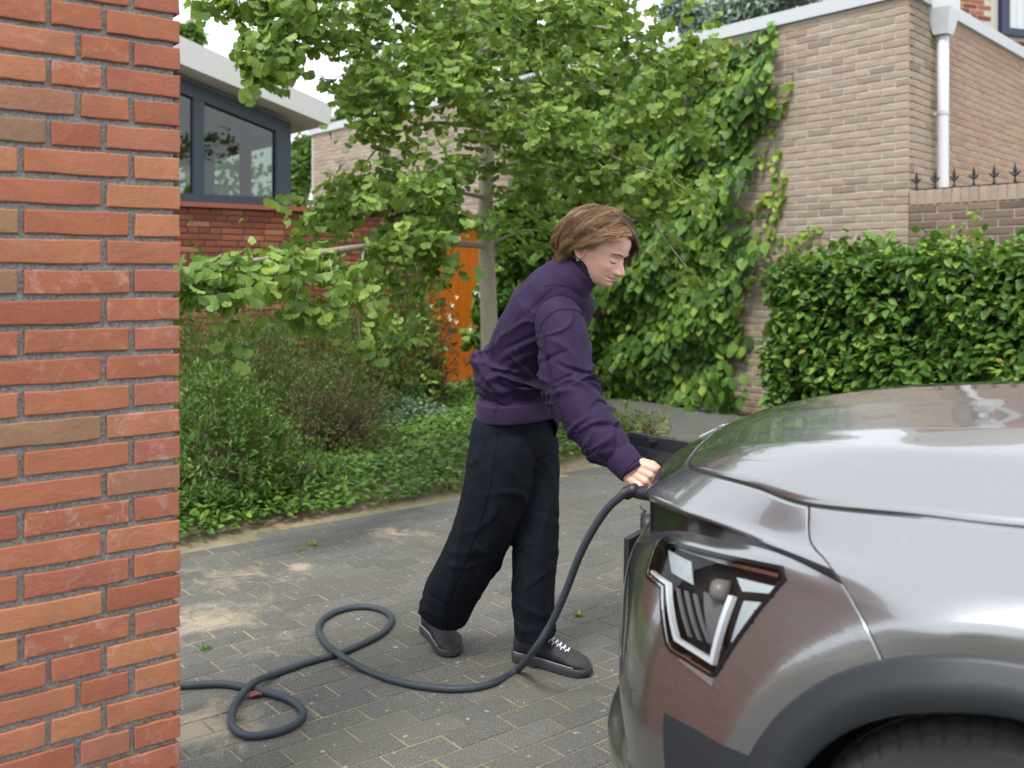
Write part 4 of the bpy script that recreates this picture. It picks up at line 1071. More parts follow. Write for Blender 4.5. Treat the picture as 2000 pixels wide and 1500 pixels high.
def strokes(G, N, seed, n, s_rng, ang, ln, wd, amp, th_rng=(0, 2*np.pi), neg=.3, curv=4.):
    """separate cloth folds: each a curved ridge, steep on one side, laid over the (length, girth) net"""
    r = np.random.default_rng(seed); nn, mm = G.shape[:2]
    S = np.r_[0, np.cumsum(np.linalg.norm(np.diff(G.mean(1), axis=0), axis=1))][:, None]; L_ = S[-1, 0]
    rad = np.linalg.norm(G - G.mean(1, keepdims=True), axis=2).mean(); th = np.linspace(0, 2*np.pi, mm, endpoint=False)[None]
    D = np.zeros((nn, mm))
    for _ in range(n):
        s0 = r.uniform(*s_rng) * L_; t0 = r.uniform(*th_rng); a = R(r.normal(*ang)) * r.choice((-1, 1)) if ang[0] != 999 else r.uniform(0, 3.14)
        ds = S - s0; dt = ((th - t0 + np.pi) % (2*np.pi) - np.pi) * rad; l_, w_, A_ = r.uniform(*ln), r.uniform(*wd), r.uniform(*amp); A_ = -A_ * .8 if r.random() < neg else A_
        al = ds * math.cos(a) + dt * math.sin(a); pe = -ds * math.sin(a) + dt * math.cos(a) + r.normal(0, curv) * al ** 2
        wv = np.where(pe > 0, w_, w_ * .55); D += A_ * np.exp(-(pe / wv) ** 2) * np.exp(-(np.abs(al) / l_) ** 2.5)
    return G + N * D[..., None]
def pv(px, py, Y): return tuple(at(px, py, Y))

FB = np.array((.80, -.60, 0.)); RB = np.array((-.60, -.80, 0.))        # chest direction, her right
# --- trousers: hips and two wide legs, merged into one cloth
def build_trousers():
    parts = []
    def key(px, py, Y, a, b): return pv(px, py, Y) + (a, b)
    hips = [key(1017, 778, 3.40, .140, .100), key(1010, 812, 3.40, .158, .114), key(1002, 845, 3.41, .172, .125), key(1000, 880, 3.42, .160, .118), key(1000, 905, 3.42, .11, .09)]
    G, N, s, th = loft_grid(hips, 40, 72, RB); parts.append((G, N, 0))
    leg_r = [key(992, 838, 3.372, .092, .100), key(983, 870, 3.365, .112, .122), key(972, 940, 3.37, .112, .120), key(953, 1010, 3.39, .106, .106), key(919, 1090, 3.44, .098, .094), key(890, 1142, 3.49, .094, .090), key(874, 1178, 3.53, .092, .088), key(866, 1196, 3.555, .092, .086)]
    G, N, s, th = loft_grid(leg_r, 150, 84, (1, 0, 0)); parts.append((G, N, 1))
    leg_l = [key(1030, 842, 3.49, .09, .092), key(1038, 890, 3.49, .098, .10), key(1043, 970, 3.46, .088, .095), key(1045, 1060, 3.44, .080, .09), key(1043, 1150, 3.435, .073, .088), key(1044, 1205, 3.44, .073, .085), key(1046, 1236, 3.445, .074, .086)]
    G, N, s, th = loft_grid(leg_l, 140, 80, (1, 0, 0)); parts.append((G, N, 2))
    mb = MB()
    for G, N, kind in parts:
        P = G.reshape(-1, 3)
        if kind:
            n = G.shape[0]; u = np.linspace(0, 1, n)[:, None]
            d = np.zeros(G.shape[:2])
            d += .006 * Wob(70 + kind, 10, 9.)(P).reshape(d.shape)
            G = G + N * d[..., None]
            G = strokes(G, N, 200 + kind, 14, (.1, .95), (10, 10), (.14, .32), (.014, .026), (.003, .007))
            G = strokes(G, N, 210 + kind, 9, (.0, .3), (55, 18), (.05, .10), (.010, .018), (.003, .007))
            G = strokes(G, N, 220 + kind, 8, (.45, .7), (55, 20), (.05, .10), (.011, .018), (.003, .007))
            G = strokes(G, N, 230 + kind, 9, (.80, 1.0), (60, 20), (.05, .10), (.012, .020), (.003, .008))
            if kind == 1: G[-6:, :, 2] += (np.sin(np.linspace(0, 2*np.pi, G.shape[1])) * .006)[None]
        k = G.shape[1]; V = [tuple(p - np.array(PO)) for p in G.reshape(-1, 3)]; n = G.shape[0]
        F = [(i*k + j, i*k + (j+1) % k, (i+1)*k + (j+1) % k, (i+1)*k + j) for i in range(n-1) for j in range(k)] + [tuple(reversed(range(k))), tuple((n-1)*k + j for j in range(k))]
        mb.add(V, F)
    o = mb.build('trousers', MAT['trousers'], person, True)
    bm = bmesh.new(); bm.from_mesh(o.data); bmesh.ops.recalc_face_normals(bm, faces=bm.faces[:]); bm.to_mesh(o.data); bm.free()
    remesh(o, .005, 1)
    return o
def remesh(o, vox, smooth_it=2):
    md = o.modifiers.new('r', 'REMESH'); md.mode = 'VOXEL'; md.voxel_size = vox; md.use_smooth_shade = True
    if smooth_it: ms = o.modifiers.new('s', 'SMOOTH'); ms.iterations = smooth_it; ms.factor = .5
    dg = bpy.context.evaluated_depsgraph_get(); me = bpy.data.meshes.new_from_object(o.evaluated_get(dg)); old = o.data
    o.modifiers.clear(); o.data = me; bpy.data.meshes.remove(old)
    if not me.materials: pass
    me.polygons.foreach_set('use_smooth', [True] * len(me.polygons))
trousers = build_trousers()
def surf(o):
    dg = bpy.context.evaluated_depsgraph_get(); return BVHTree.FromPolygons([v_.co.copy() for v_ in o.data.vertices], [tuple(p_.vertices) for p_ in o.data.polygons])
def view_line(px_pts, bv, n=60, off=.001):
    """a seam drawn over a garment: sample points are dropped on the cloth from the viewing side"""
    pts = spline([(x, y, 0) for x, y in px_pts], n); out_ = []
    for x, y, _ in pts:
        d = Vector(((x - 1000) / FPX, 1, -(y - HOR) / FPX)).normalized(); h = bv.ray_cast(Lp(Vector((0, 0, EYE))), d)
        if h[0] is not None: out_.append(h[0] + (h[1] if h[1].dot(d) < 0 else -h[1]) * off)
    return out_
tb_ = surf(trousers)
sp = view_line([(973, 818), (968, 870), (955, 960), (930, 1040), (905, 1105), (880, 1160), (868, 1200)], tb_, 80)
mb = MB(); mb.tube(sp, .0016, 5); mb.build('side_seam', MAT['trousers'], trousers)
sp = view_line([(1000, 812), (985, 830), (974, 845)], tb_, 20); mb = MB(); mb.tube(sp, .0022, 5); mb.build('pocket_edge', MAT['trousers'], trousers)

# --- jacket body
def key(px, py, Y, a, b): return pv(px, py, Y) + (a, b)
jk = [key(1016, 775, 3.40, .138, .100), key(1014, 762, 3.395, .152, .112), key(1014, 748, 3.39, .158, .118), key(1016, 728, 3.385, .160, .121), key(1026, 705, 3.375, .164, .121), key(1044, 668, 3.355, .178, .124), key(1066, 628, 3.33, .182, .122), key(1083, 592, 3.31, .176, .116), key(1096, 566, 3.29, .146, .102), key(1107, 549, 3.28, .108, .088), key(1115, 541, 3.275, .084, .077)]
G, N, s, th = loft_grid(jk, 190, 170, RB)
P = G.reshape(-1, 3); u = np.linspace(0, 1, G.shape[0])[:, None]
d = .003 * Wob(85, 12, 12.)(P).reshape(G.shape[:2]) * np.clip((1 - u) * 8, 0, 1) * np.clip(u * 14, 0.15, 1)
G = G + N * d[..., None]
VIS = (-1.9, 1.9)
G = strokes(G, N, 311, 34, (.05, .24), (82, 14), (.05, .12), (.008, .015), (.008, .018), neg=.3, curv=3.)
G = strokes(G, N, 312, 14, (.10, .30), (55, 14), (.05, .10), (.008, .014), (.006, .013), VIS)
G = strokes(G, N, 313, 9, (.26, .62), (18, 12), (.08, .16), (.010, .018), (.003, .007), VIS, curv=1.5)
G = strokes(G, N, 314, 7, (.30, .55), (38, 10), (.08, .16), (.009, .016), (.004, .008), (-.9, .9), curv=1.5)
G = strokes(G, N, 315, 10, (.62, .85), (35, 25), (.03, .07), (.008, .014), (.002, .005), VIS)
jacket = grid_mesh('jacket', G, MAT['jacket'], person, True, True)
# rib waistband
wbk = [key(1016, 812, 3.40, .150, .115), key(1016, 809, 3.40, .172, .131), key(1015, 790, 3.397, .175, .133), key(1014, 772, 3.395, .170, .129), key(1013, 758, 3.39, .15, .11)]
G, N, s, th = loft_grid(wbk, 36, 300, RB); rib = .0005 * np.sin(th * 100) * np.clip(np.sin(np.linspace(0, np.pi, 36)) * 3, 0, 1)[:, None]
G = G + N * rib[..., None]; wb = grid_mesh('waistband', G, MAT['rib'], jacket)
# collar: ribbed stand-up
ck = [key(1110, 547, 3.278, .098, .088), key(1119, 541, 3.272, .086, .080), key(1127, 533, 3.268, .078, .073), key(1134, 526, 3.264, .0745, .071), key(1136, 524, 3.263, .071, .068), key(1131, 530, 3.266, .068, .064), key(1122, 538, 3.27, .068, .064)]
G, N, s, th = loft_grid(ck, 30, 200, RB); G = G + N * (.0004 * np.sin(th * 66))[None, :, None]
collar = grid_mesh('collar', G, MAT['rib'], jacket, False, False)

# --- right sleeve with bunched cloth
def sleeve(name, keys, seed, n=240, m=140, amp=1.0):
    G, N, s, th = loft_grid(keys, n, m, (1, 0, 0)); P = G.reshape(-1, 3); u = np.linspace(0, 1, n)[:, None]
    K = np.array(keys); ax = K[-1, :3] - K[0, :3]; ax /= np.linalg.norm(ax)
    sd = np.cross(ax, (0, 1, 0)); sd /= np.linalg.norm(sd)
    d = .003 * Wob(seed + 9, 12, 20.)(P).reshape(G.shape[:2]) * np.clip(u * 10, 0, 1) * np.clip((1 - u) * 12, .1, 1)
    G = G + N * d[..., None]
    G = strokes(G, N, seed, int(26 * amp), (.30, .95), (68, 14), (.035, .075), (.007, .013), (.007, .015), neg=.35)
    G = strokes(G, N, seed + 1, int(20 * amp), (.45, .97), (80, 16), (.03, .06), (.006, .010), (.005, .011), neg=.35)
    G = strokes(G, N, seed + 2, int(12 * amp), (.08, .45), (38, 18), (.04, .10), (.008, .014), (.005, .010), neg=.3)
    return grid_mesh(name, G, MAT['jacket'], jacket)
sr_keys = [key(1083, 600, 3.19, .050, .06), key(1089, 618, 3.17, .074, .085), key(1098, 655, 3.14, .082, .094), key(1102, 706, 3.11, .083, .092), key(1114, 756, 3.08, .080, .088), key(1137, 804, 3.04, .076, .080), key(1168, 845, 3.005, .070, .072), key(1194, 874, 2.975, .062, .064), key(1208, 888, 2.96, .050, .052), key(1212, 892, 2.957, .042, .044)]
slr = sleeve('sleeve', sr_keys, 101)
slr_bv = surf(slr)
# ruched seam down the back of the sleeve
sp = view_line([(1062, 645), (1068, 690), (1078, 735), (1090, 780), (1110, 820), (1135, 855), (1160, 885), (1185, 905)], slr_bv, 160)
mb = MB(); mb.tube([p + Vector((.002 * math.sin(i * 2.3), 0, .0018 * math.sin(i * 1.7))) for i, p in enumerate(sp)], [.0014 + .0008 * abs(math.sin(i * 1.3)) for i in range(len(sp))], 6); mb.build('ruched_seam', MAT['jacket'], slr)
# puckers beside it
pk = MB()
for i in range(3, len(sp) - 3, 3):
    p = sp[i]; tdir = (sp[i+2] - sp[i-2]).normalized(); sd_ = tdir.cross(Vector((0, 1, 0))).normalized(); l_ = .008 + .010 * random.random()
    for sg in (-1, 1):
        q = [p + Vector((0, -.0005, 0)), p + sd_ * sg * l_ * .5 + tdir * random.uniform(-.004, .004), p + sd_ * sg * l_ + tdir * random.uniform(-.006, .006) + Vector((0, .004, 0))]
        pk.tube(q, [.0016, .0013, .0004], 5)
shade(pk.build('seam_puckers', MAT['jacket'], slr))
# armhole seam
jb = surf(jacket)
sp = view_line([(1050, 662), (1060, 630), (1080, 610), (1105, 603), (1130, 608), (1142, 620)], slr_bv, 40); 
if len(sp) > 4: mb = MB(); mb.tube(sp, .0018, 5); mb.build('armhole_seam', MAT['jacket'], slr)
sp = view_line([(1062, 560), (1085, 556), (1110, 560)], jb, 20, .0005)
if len(sp) > 4: mb = MB(); mb.tube(sp, .0012, 5); mb.build('yoke_seam', MAT['jacket'], jacket)
# cuff
cfk = [key(1206, 886, 2.962, .047, .048), key(1212, 893, 2.955, .050, .051), key(1222, 904, 2.945, .048, .049), key(1232, 915, 2.935, .0455, .046), key(1235, 918, 2.932, .043, .043), key(1230, 913, 2.937, .038, .038)]
G, N, s, th = loft_grid(cfk, 28, 160, (1, 0, 0)); G = G + N * (.0004 * np.sin(th * 52))[None, :, None]
cuff = grid_mesh('cuff', G, MAT['rib'], slr)
# left sleeve: arm folded back, hand in the far pocket
sl_keys = [key(1085, 600, 3.40, .05, .06), key(1088, 622, 3.44, .074, .08), key(1075, 665, 3.50, .078, .085), key(1050, 715, 3.57, .074, .08), key(1030, 755, 3.60, .070, .072), key(1025, 790, 3.57, .060, .062), key(1025, 812, 3.545, .048, .05), key(1026, 822, 3.535, .042, .043)]
sll = sleeve('sleeve', sl_keys, 131, 110, 60)
G, N, s, th = loft_grid([key(1025, 808, 3.548, .05, .052), key(1027, 835, 3.525, .046, .047)], 8, 60, (1, 0, 0)); grid_mesh('cuff', G, MAT['rib'], sll)
# zip: dark line down the front and the vent zip of the waistband
wbv = surf(wb)
sp = view_line([(975, 775), (971, 790), (967, 802)], wbv, 14, .002); mb = MB(); mb.tube(sp, .0022, 6); mb.build('vent_zip', MAT['black_knit'], wb)

# --- black turtleneck round the neck
tk = [key(1112, 552, 3.28, .066, .062), key(1128, 538, 3.27, .062, .060), key(1143, 524, 3.262, .060, .058), key(1153, 513, 3.258, .060, .058), key(1157, 508, 3.256, .055, .053)]
G, N, s, th = loft_grid(tk, 30, 80, RB); turtleneck = grid_mesh('turtleneck', G, MAT['black_knit'], person)

# --- head
HC = np.array(at(1146, 491, 3.19)) - np.array((-.423, -.906, 0.)) * .072
yw, pt = R(34), R(29)
HF = np.array((math.cos(yw) * math.cos(pt), -math.sin(yw) * math.cos(pt), -math.sin(pt)))
HU = np.array((math.cos(yw) * math.sin(pt), -math.sin(yw) * math.sin(pt), math.cos(pt)))
HR = np.array((-math.sin(yw), -math.cos(yw), 0.))
def hw(f, r, u): return HC + HF * f + HR * r + HU * u
UF = [-.100, -.092, -.088, -.083, -.075, -.066, -.056, -.049, -.0435, -.039, -.034, -.026, 0.0, .027, .04, .06, .085, .105, .120, .127]
FF = [.0, .030, .060, .086, .1005, .107, .1045, .110, .1065, .111, .108, .1075, .103, .0985, .1045, .1035, .096, .073, .036, -.005]
UBk = [-.100, -.085, -.06, -.02, .02, .06, .09, .11, .122, .127]; BBk = [-.05, -.055, -.066, -.086, -.097, -.094, -.076, -.054, -.028, -.012]
UWk = [-.100, -.092, -.083, -.07, -.055, -.03, 0, .03, .07, .095, .112, .122, .127]; WWk = [.028, .034, .042, .050, .058, .066, .071, .0735, .0705, .059, .042, .024, .003]
NU = [-.027, -.024, -.018, -.012, -.004, .006, .016, .027, .036]; NH = [.000, .012, .024, .0275, .0235, .0165, .009, .003, 0]
NW = [.015, .0155, .0145, .0125, .0105, .0085, .0075, .0075, .008]
US = [-.100, -.092, -.085, -.075, -.060, -.030, 0.0, .04, .06, .085, .105, .120, .127]; FS = [.0, .034, .068, .090, .0985, .1045, .103, .1025, .1035, .096, .073, .036, -.005]
def head_grid(nu, na):
    uu = np.interp(np.linspace(0, 1, nu), [0, .12, .62, 1], [-.100, -.080, .035, .127]); an = np.linspace(0, 2 * np.pi, na, endpoint=False)
    an = an + .28 * np.sin(an) * -1                       # more columns over the face
    ff = pchip(US, FS, uu); fx = pchip(UF, FF, uu) - ff; bb = np.interp(uu, UBk, BBk); ww = np.interp(uu, UWk, WWk)
    mid = np.where(uu < -.05, .045 - 0.02 * 0, 0.012); mid = np.interp(uu, [-.1, -.05, .0, .127], [-.01, .008, .006, .012])
    G = np.empty((nu, na, 3)); loc_ = np.empty((nu, na, 3))
    for i in range(nu):
        ca, sa = np.cos(an), np.sin(an)
        ex = 1.15 if uu[i] < -.04 else 1.0
        rf = np.where(ca > 0, ff[i] - mid[i], mid[i] - bb[i])
        f = mid[i] + rf * np.sign(ca) * np.abs(ca) ** (0.92); r = ww[i] * np.sign(sa) * np.abs(sa) ** .92
        u_ = np.full(na, uu[i])
        front = ca > 0
        f = f + np.where(front, fx[i] * np.exp(-(np.abs(r) / .024) ** 2.2), 0)          # lips, chin and brow only near the middle of the face
        # nose
        nh = np.interp(uu[i], NU, NH, 0, 0); nw = np.interp(uu[i], NU, NW)
        f = f + np.where(front, nh * np.exp(-(np.abs(r) / nw) ** 2.4), 0)
        # nostril wings
        f = f + np.where(front, .007 * np.exp(-((np.abs(r) - .0135) / .0055) ** 2 - ((uu[i] + .018) / .0075) ** 2), 0)
        # eye sockets, lids, cheekbones, mouth corners
        f = f - np.where(front, .0085 * np.exp(-((np.abs(r) - .033) / .015) ** 2 - ((uu[i] - .022) / .011) ** 2), 0)
        f = f + np.where(front, .0068 * np.exp(-((np.abs(r) - .034) / .0115) ** 2 - ((uu[i] - .0165) / .0075) ** 2), 0)
        f = f + np.where(front, .0045 * np.exp(-((np.abs(r) - .032) / .02) ** 2 - ((uu[i] - .041) / .007) ** 2), 0)
        f = f + np.where(front, .0060 * np.exp(-((np.abs(r) - .047) / .018) ** 2 - ((uu[i] + .010) / .016) ** 2), 0)
        f = f - np.where(front, .0040 * np.exp(-((np.abs(r) - .024) / .007) ** 2 - ((uu[i] + .0435) / .006) ** 2), 0)
        f = f - np.where(front, .0030 * np.exp(-((np.abs(r)) / .028) ** 2 - ((uu[i] + .0432) / .0022) ** 2), 0)
        loc_[i] = np.stack([f, r, u_], 1); G[i] = HC + f[:, None] * HF + r[:, None] * HR + u_[:, None] * HU
    return G, loc_
HG, HL = head_grid(150, 160)
def cap_tube(mb, pts, rad, n=12):
    """capsule chain with rounded ends"""
    pts = [Vector(p) for p in pts]; r0, r1 = rad[0], rad[-1]; t0 = (pts[0] - pts[1]).normalized(); t1 = (pts[-1] - pts[-2]).normalized()
    P_ = [pts[0] + t0 * r0 * .9, pts[0] + t0 * r0 * .5] + pts + [pts[-1] + t1 * r1 * .5, pts[-1] + t1 * r1 * .9]
    mb.tube(P_, [r0 * .35, r0 * .85] + list(rad) + [r1 * .85, r1 * .35], n)
# hands and bare forearms, grown together by remeshing
def build_hand():
    mb = MB(); hb = MB()
    wr = at(1228, 914, 2.94); kn = at(1270, 937, 2.885)
    A1 = (kn - wr).normalized()
    acr = Vector((-.38, -.22, -.88)); acr = (acr - A1 * acr.dot(A1)).normalized(); bk = A1.cross(acr).normalized(); bk = bk if bk.y < 0 else -bk
    dn = Vector((.10, .55, -.80)).normalized()
    for k_, off in enumerate((-.033, -.011, .011, .032)):
        a = wr + acr * off * .62; b = kn + acr * off - A1 * (.003 * k_ ** 1.5)
        cap_tube(mb, [a - A1 * .02, a, a.lerp(b, .5) + bk * .003, b + bk * .002], [.0205, .0200, .0165, .0122])
        cap_tube(mb, [b - A1 * .004 + bk * .004, b + bk * .0045], [.0108, .0112])                 # knuckle
        ln = (1.0, 1.05, 1.0, .82)[k_]
        f1 = b + (A1 * .020 + dn * .026 - bk * .006) * ln; f2 = f1 + (dn * .018 - A1 * .014 - bk * .006) * ln; f3 = f2 + (-A1 * .024 + dn * .002) * ln
        cap_tube(mb, [b + bk * .001, f1, f2, f3], [.0108, .0094, .0088, .0076])
    th0 = wr - acr * .030 + A1 * .02 - bk * .01
    cap_tube(mb, [th0, th0 + A1 * .035 - acr * .012 - bk * .012, th0 + A1 * .062 - acr * .006 - bk * .022, th0 + A1 * .085 - bk * .028], [.0165, .0135, .0110, .0090])
    fa = at(1185, 862, 2.98); cap_tube(mb, [fa, fa.lerp(wr, .6), wr + A1 * .005], [.032, .027, .0255])
    mb.v = [tuple(Vector(v_) - PO) for v_ in mb.v]
    return mb
hb_ = build_hand()
ho = hb_.build('hand_tmp', MAT['skin'], person); bm = bmesh.new(); bm.from_mesh(ho.data); bmesh.ops.recalc_face_normals(bm, faces=bm.faces[:]); bm.to_mesh(ho.data); bm.free()
remesh(ho, .0022, 4)
# far hand, in the pocket
h2 = MB(); q0 = at(1012, 826, 3.53)
cap_tube(h2, [q0 + Vector((0, .02, .05)), q0, q0 + Vector((.01, -.03, -.07))], [.026, .025, .03])
for k_ in range(4): cap_tube(h2, [q0 + Vector((.01, -.03, -.07)) + Vector((.012 * (k_ - 1.5), -.012 * (k_ - 1.5), 0)), q0 + Vector((.012 * (k_ - 1.5) + .015, -.04 - .012 * (k_ - 1.5), -.14))], [.0105, .009])
# one body: head, neck, trunk, hands
body = MB()
nH, kH = HG.shape[:2]
hv_ = [tuple(p - np.array(PO)) for p in HG.reshape(-1, 3)]
hf_ = [(i*kH + j, i*kH + (j+1) % kH, (i+1)*kH + (j+1) % kH, (i+1)*kH + j) for i in range(nH-1) for j in range(kH)] + [tuple(reversed(range(kH))), tuple((nH-1)*kH + j for j in range(kH))]
body.add(hv_, hf_); n_head = len(hf_)
def add_tube_keys(keys, n=30, m=40):
    G, N, s, th = loft_grid(keys, n, m, RB); k_ = m
    body.add([tuple(p - np.array(PO)) for p in G.reshape(-1, 3)], [(i*k_ + j, i*k_ + (j+1) % k_, (i+1)*k_ + (j+1) % k_, (i+1)*k_ + j) for i in range(n-1) for j in range(k_)] + [tuple(reversed(range(k_))), tuple((n-1)*k_ + j for j in range(k_))])
add_tube_keys([key(1010, 800, 3.40, .13, .09), key(1030, 690, 3.36, .14, .10), key(1065, 610, 3.32, .15, .10), key(1105, 552, 3.285, .06, .06), key(1140, 525, 3.263, .052, .052), key(1158, 500, 3.255, .052, .05)])
body.add([tuple(v_.co) for v_ in ho.data.vertices], [tuple(p_.vertices) for p_ in ho.data.polygons])
body.add([tuple(Vector(v_) - PO) for v_ in h2.v], h2.f)
old = ho.data; bpy.data.objects.remove(ho); bpy.data.meshes.remove(old)
# ear, modelled as a rimmed shell grown out of the head side
ev = []; ef = []; er, ea = 12, 40
for sd in (1, -1):
    b0 = len(ev)
    for i in range(er):
        rho = i / (er - 1)
        for j in range(ea):
            an = 2 * math.pi * j / ea
            ru = .031 * (1 + .12 * math.sin(an)); rf_ = .0185 * (1 + .18 * math.sin(an)) 
            hgt = np.interp(rho, [0, .45, .70, .86, 1.0], [.004, .003, .009, .013, .002]) * (1.0 if math.cos(an) < .35 else .45)
            f = -.012 + math.cos(an) * rf_ * rho - .010 * math.sin(an) * rho; u_ = .000 + math.sin(an) * ru * rho
            r = .0715 + hgt + max(0, -math.cos(an)) * rho * .010
            ev.append(tuple(hw(f, r * sd, u_) - np.array(PO)))
    for i in range(er - 1):
        for j in range(ea):
            q = (b0 + i*ea + j, b0 + i*ea + (j+1) % ea, b0 + (i+1)*ea + (j+1) % ea, b0 + (i+1)*ea + j); ef.append(q if sd < 0 else q[::-1])
body.add(ev, ef)
bo = body.build('body', MAT['skin'], person, True)
bo.data.materials.append(MAT['lips'])
mi = np.zeros(len(bo.data.polygons), int)
for i in range(nH - 1):
    for j in range(kH):
        f, r, u_ = HL[i, j]
        half = .0235 * (1 - ((u_ + .0432) / .0125) ** 2) if abs(u_ + .0432) < .0125 else 0
        top = .0078 * (1 - .35 * math.exp(-(r / .004) ** 2)) * (1 - (abs(r) / .0245) ** 2) if abs(r) < .0245 else 0
        low = .0085 * (1 - (abs(r) / .022) ** 2) if abs(r) < .022 else 0
        if f > .06 and (-low < u_ + .0432 < top): mi[i*kH + j] = 1
bo.data.polygons.foreach_set('material_index', mi)
# brows and lash lines
hbv = BVHTree.FromPolygons([Vector(p) for p in hv_], hf_)
def face_line(pts, off):
    out_ = []
    for r, u_ in spline([(a, b, 0) for a, b in pts], 14)[:, :2]:
        o_ = Vector(hw(.25, r, u_)) - PO; h = hbv.ray_cast(o_, Vector(-HF)); 
        if h[0] is not None: out_.append(h[0] + Vector(HF) * off)
    return out_
for sd in (1, -1):
    p_ = face_line([(.014 * sd, .0385), (.030 * sd, .0425), (.050 * sd, .036)], .0006)
    mb = MB(); mb.tube(p_, [.0016 + .0012 * math.sin(math.pi * min(1, (i + 3) / 14)) for i in range(len(p_))], 6); shade(mb.build('eyebrow', MAT['brow'], bo))
    p_ = face_line([(.0205 * sd, .0125), (.034 * sd, .0085), (.046 * sd, .0125)], .0006)
    mb = MB(); mb.tube(p_, [.0008 + .0008 * math.sin(math.pi * i / 13) for i in range(len(p_))], 6); shade(mb.build('eyelash', MAT['lash'], bo))
    p_ = face_line([(.019 * sd, .024), (.034 * sd, .0268), (.049 * sd, .022)], .0001)
    mb = MB(); mb.tube(p_, .00045, 5); shade(mb.build('lid_crease_shade', MAT['brow'], bo))  # thin dark line drawn for the shade in the upper lid crease
er_ = Vector(hw(-.004, .0795, -.031)) - PO
mb = MB(); mb.tube([er_ + Vector((.004 * math.cos(a), 0, .005 * math.sin(a))) for a in np.linspace(0, 6.2, 14)], .0011, 6); mb.build('earring', MAT['chrome'], bo)

# --- hair
hr_ = np.random.default_rng(5)
def shell(d, lift):
    """point on the swollen skull in direction d (f,r,u)"""
    d = d / np.linalg.norm(d, axis=-1, keepdims=True); ax = np.array((.103, .0765, .122)); c0 = np.array((.002, 0, .006))
    k_ = 1 / np.sqrt(np.sum((d / ax) ** 2, -1, keepdims=True)); return c0 + d * (k_ + lift)
def strand_paths():
    S = []
    for g in range(300):
        near = hr_.random() < .62; sd = 1 if near else -1
        f0 = hr_.uniform(0, 1) ** .9                                   # 0 front of the parting, 1 crown
        st = np.array((.088 - .150 * f0, -.014 + .010 * hr_.normal() , .100 + .034 * math.sin(min(1, f0 * 1.3) * 2.6)))
        if near:
            k_ = np.clip(f0 + hr_.normal() * .16, 0, 1)
            en = np.array((np.interp(k_, [0, .2, .5, 1], [-.028, -.044, -.070, -.088]), np.interp(k_, [0, .3, .6, 1], [.086, .080, .062, .010]), np.interp(k_, [0, .18, .45, 1], [.026, -.026, -.062, -.066]) + hr_.normal() * .009))
            md = np.array((np.interp(k_, [0, .4, 1], [.052, -.012, -.088]), np.interp(k_, [0, .5, 1], [.066, .078, .046]), np.interp(k_, [0, .4, 1], [.076, .062, .040])))
            if hr_.random() < .08: md += np.array((.006, .0, -.010))
        else:
            k_ = np.clip(f0 + hr_.normal() * .15, 0, 1)
            en = np.array((.100 - .185 * k_, -.080 + .06 * max(0, k_ - .6), np.interp(k_, [0, .3, 1], [.018, -.045, -.080]) + hr_.normal() * .012))
            md = np.array((.106 - .17 * k_, -.058, .070))
        lift = .001 + (.032 if near else .036) * hr_.random() ** 1.1 + (.005 if f0 > .55 else 0); tone = hr_.random() ** 1.1; curl = hr_.uniform(.5, 1.9); ph = hr_.uniform(0, 6.28); seed_w = hr_.normal(0, 1, 3)
        for q in range(14):
            j0 = hr_.normal(0, .005, 3); j1 = hr_.normal(0, .0042, 3); j2 = hr_.normal(0, .0040, 3); n = 15; tt = np.linspace(0, 1, n)[:, None]
            a, b, c_ = st + j0, md + j1, en + j2
            p = (1 - tt) ** 2 * a + 2 * tt * (1 - tt) * (2 * b - .5 * (a + c_)) + tt ** 2 * c_
            dirs = p - np.array((.002, 0, .006)); base = shell(dirs, 0.004 + lift * (.35 + .9 * np.sin(np.clip(tt, 0, 1) * 2.4)) + hr_.uniform(0, .003))
            free = np.clip((tt - .72) / .28, 0, 1)
            below = np.clip((-.02 - p[:, 2:3]) / .03, 0, 1)
            P_ = base * (1 - below) + (p * 1.06 + dirs / np.linalg.norm(dirs, axis=1, keepdims=True) * .010) * below
            wv_ = np.sin(tt * 8 * curl + ph) * .0125 * tt ** .7 + np.sin(tt * 17 + ph * 2 + q) * .0022
            P_ = P_ + wv_ * seed_w / 1.5 + free ** 2 * np.array((.008 if near else .004, -.004 * sd, .002))
            S.append((P_, hr_.uniform(.0006, .0012), tone))
    for g in range(60):                                                 # fly-away hairs
        d0 = hr_.normal(0, 1, 3); d0[2] = abs(d0[2]) + .5; d0[0] = -abs(d0[0]) * .8 + .1; b0 = shell(d0[None], .012)[0]; tt = np.linspace(0, 1, 15)[:, None]
        e0 = b0 + hr_.normal(0, .022, 3) + np.array((-.018, 0, .004)); S.append((b0 * (1 - tt) + e0 * tt + np.sin(tt * 3) * hr_.normal(0, .005, 3), .0003, .7))
    return S
hm_ = MB(); V = []; F = []
TN = []
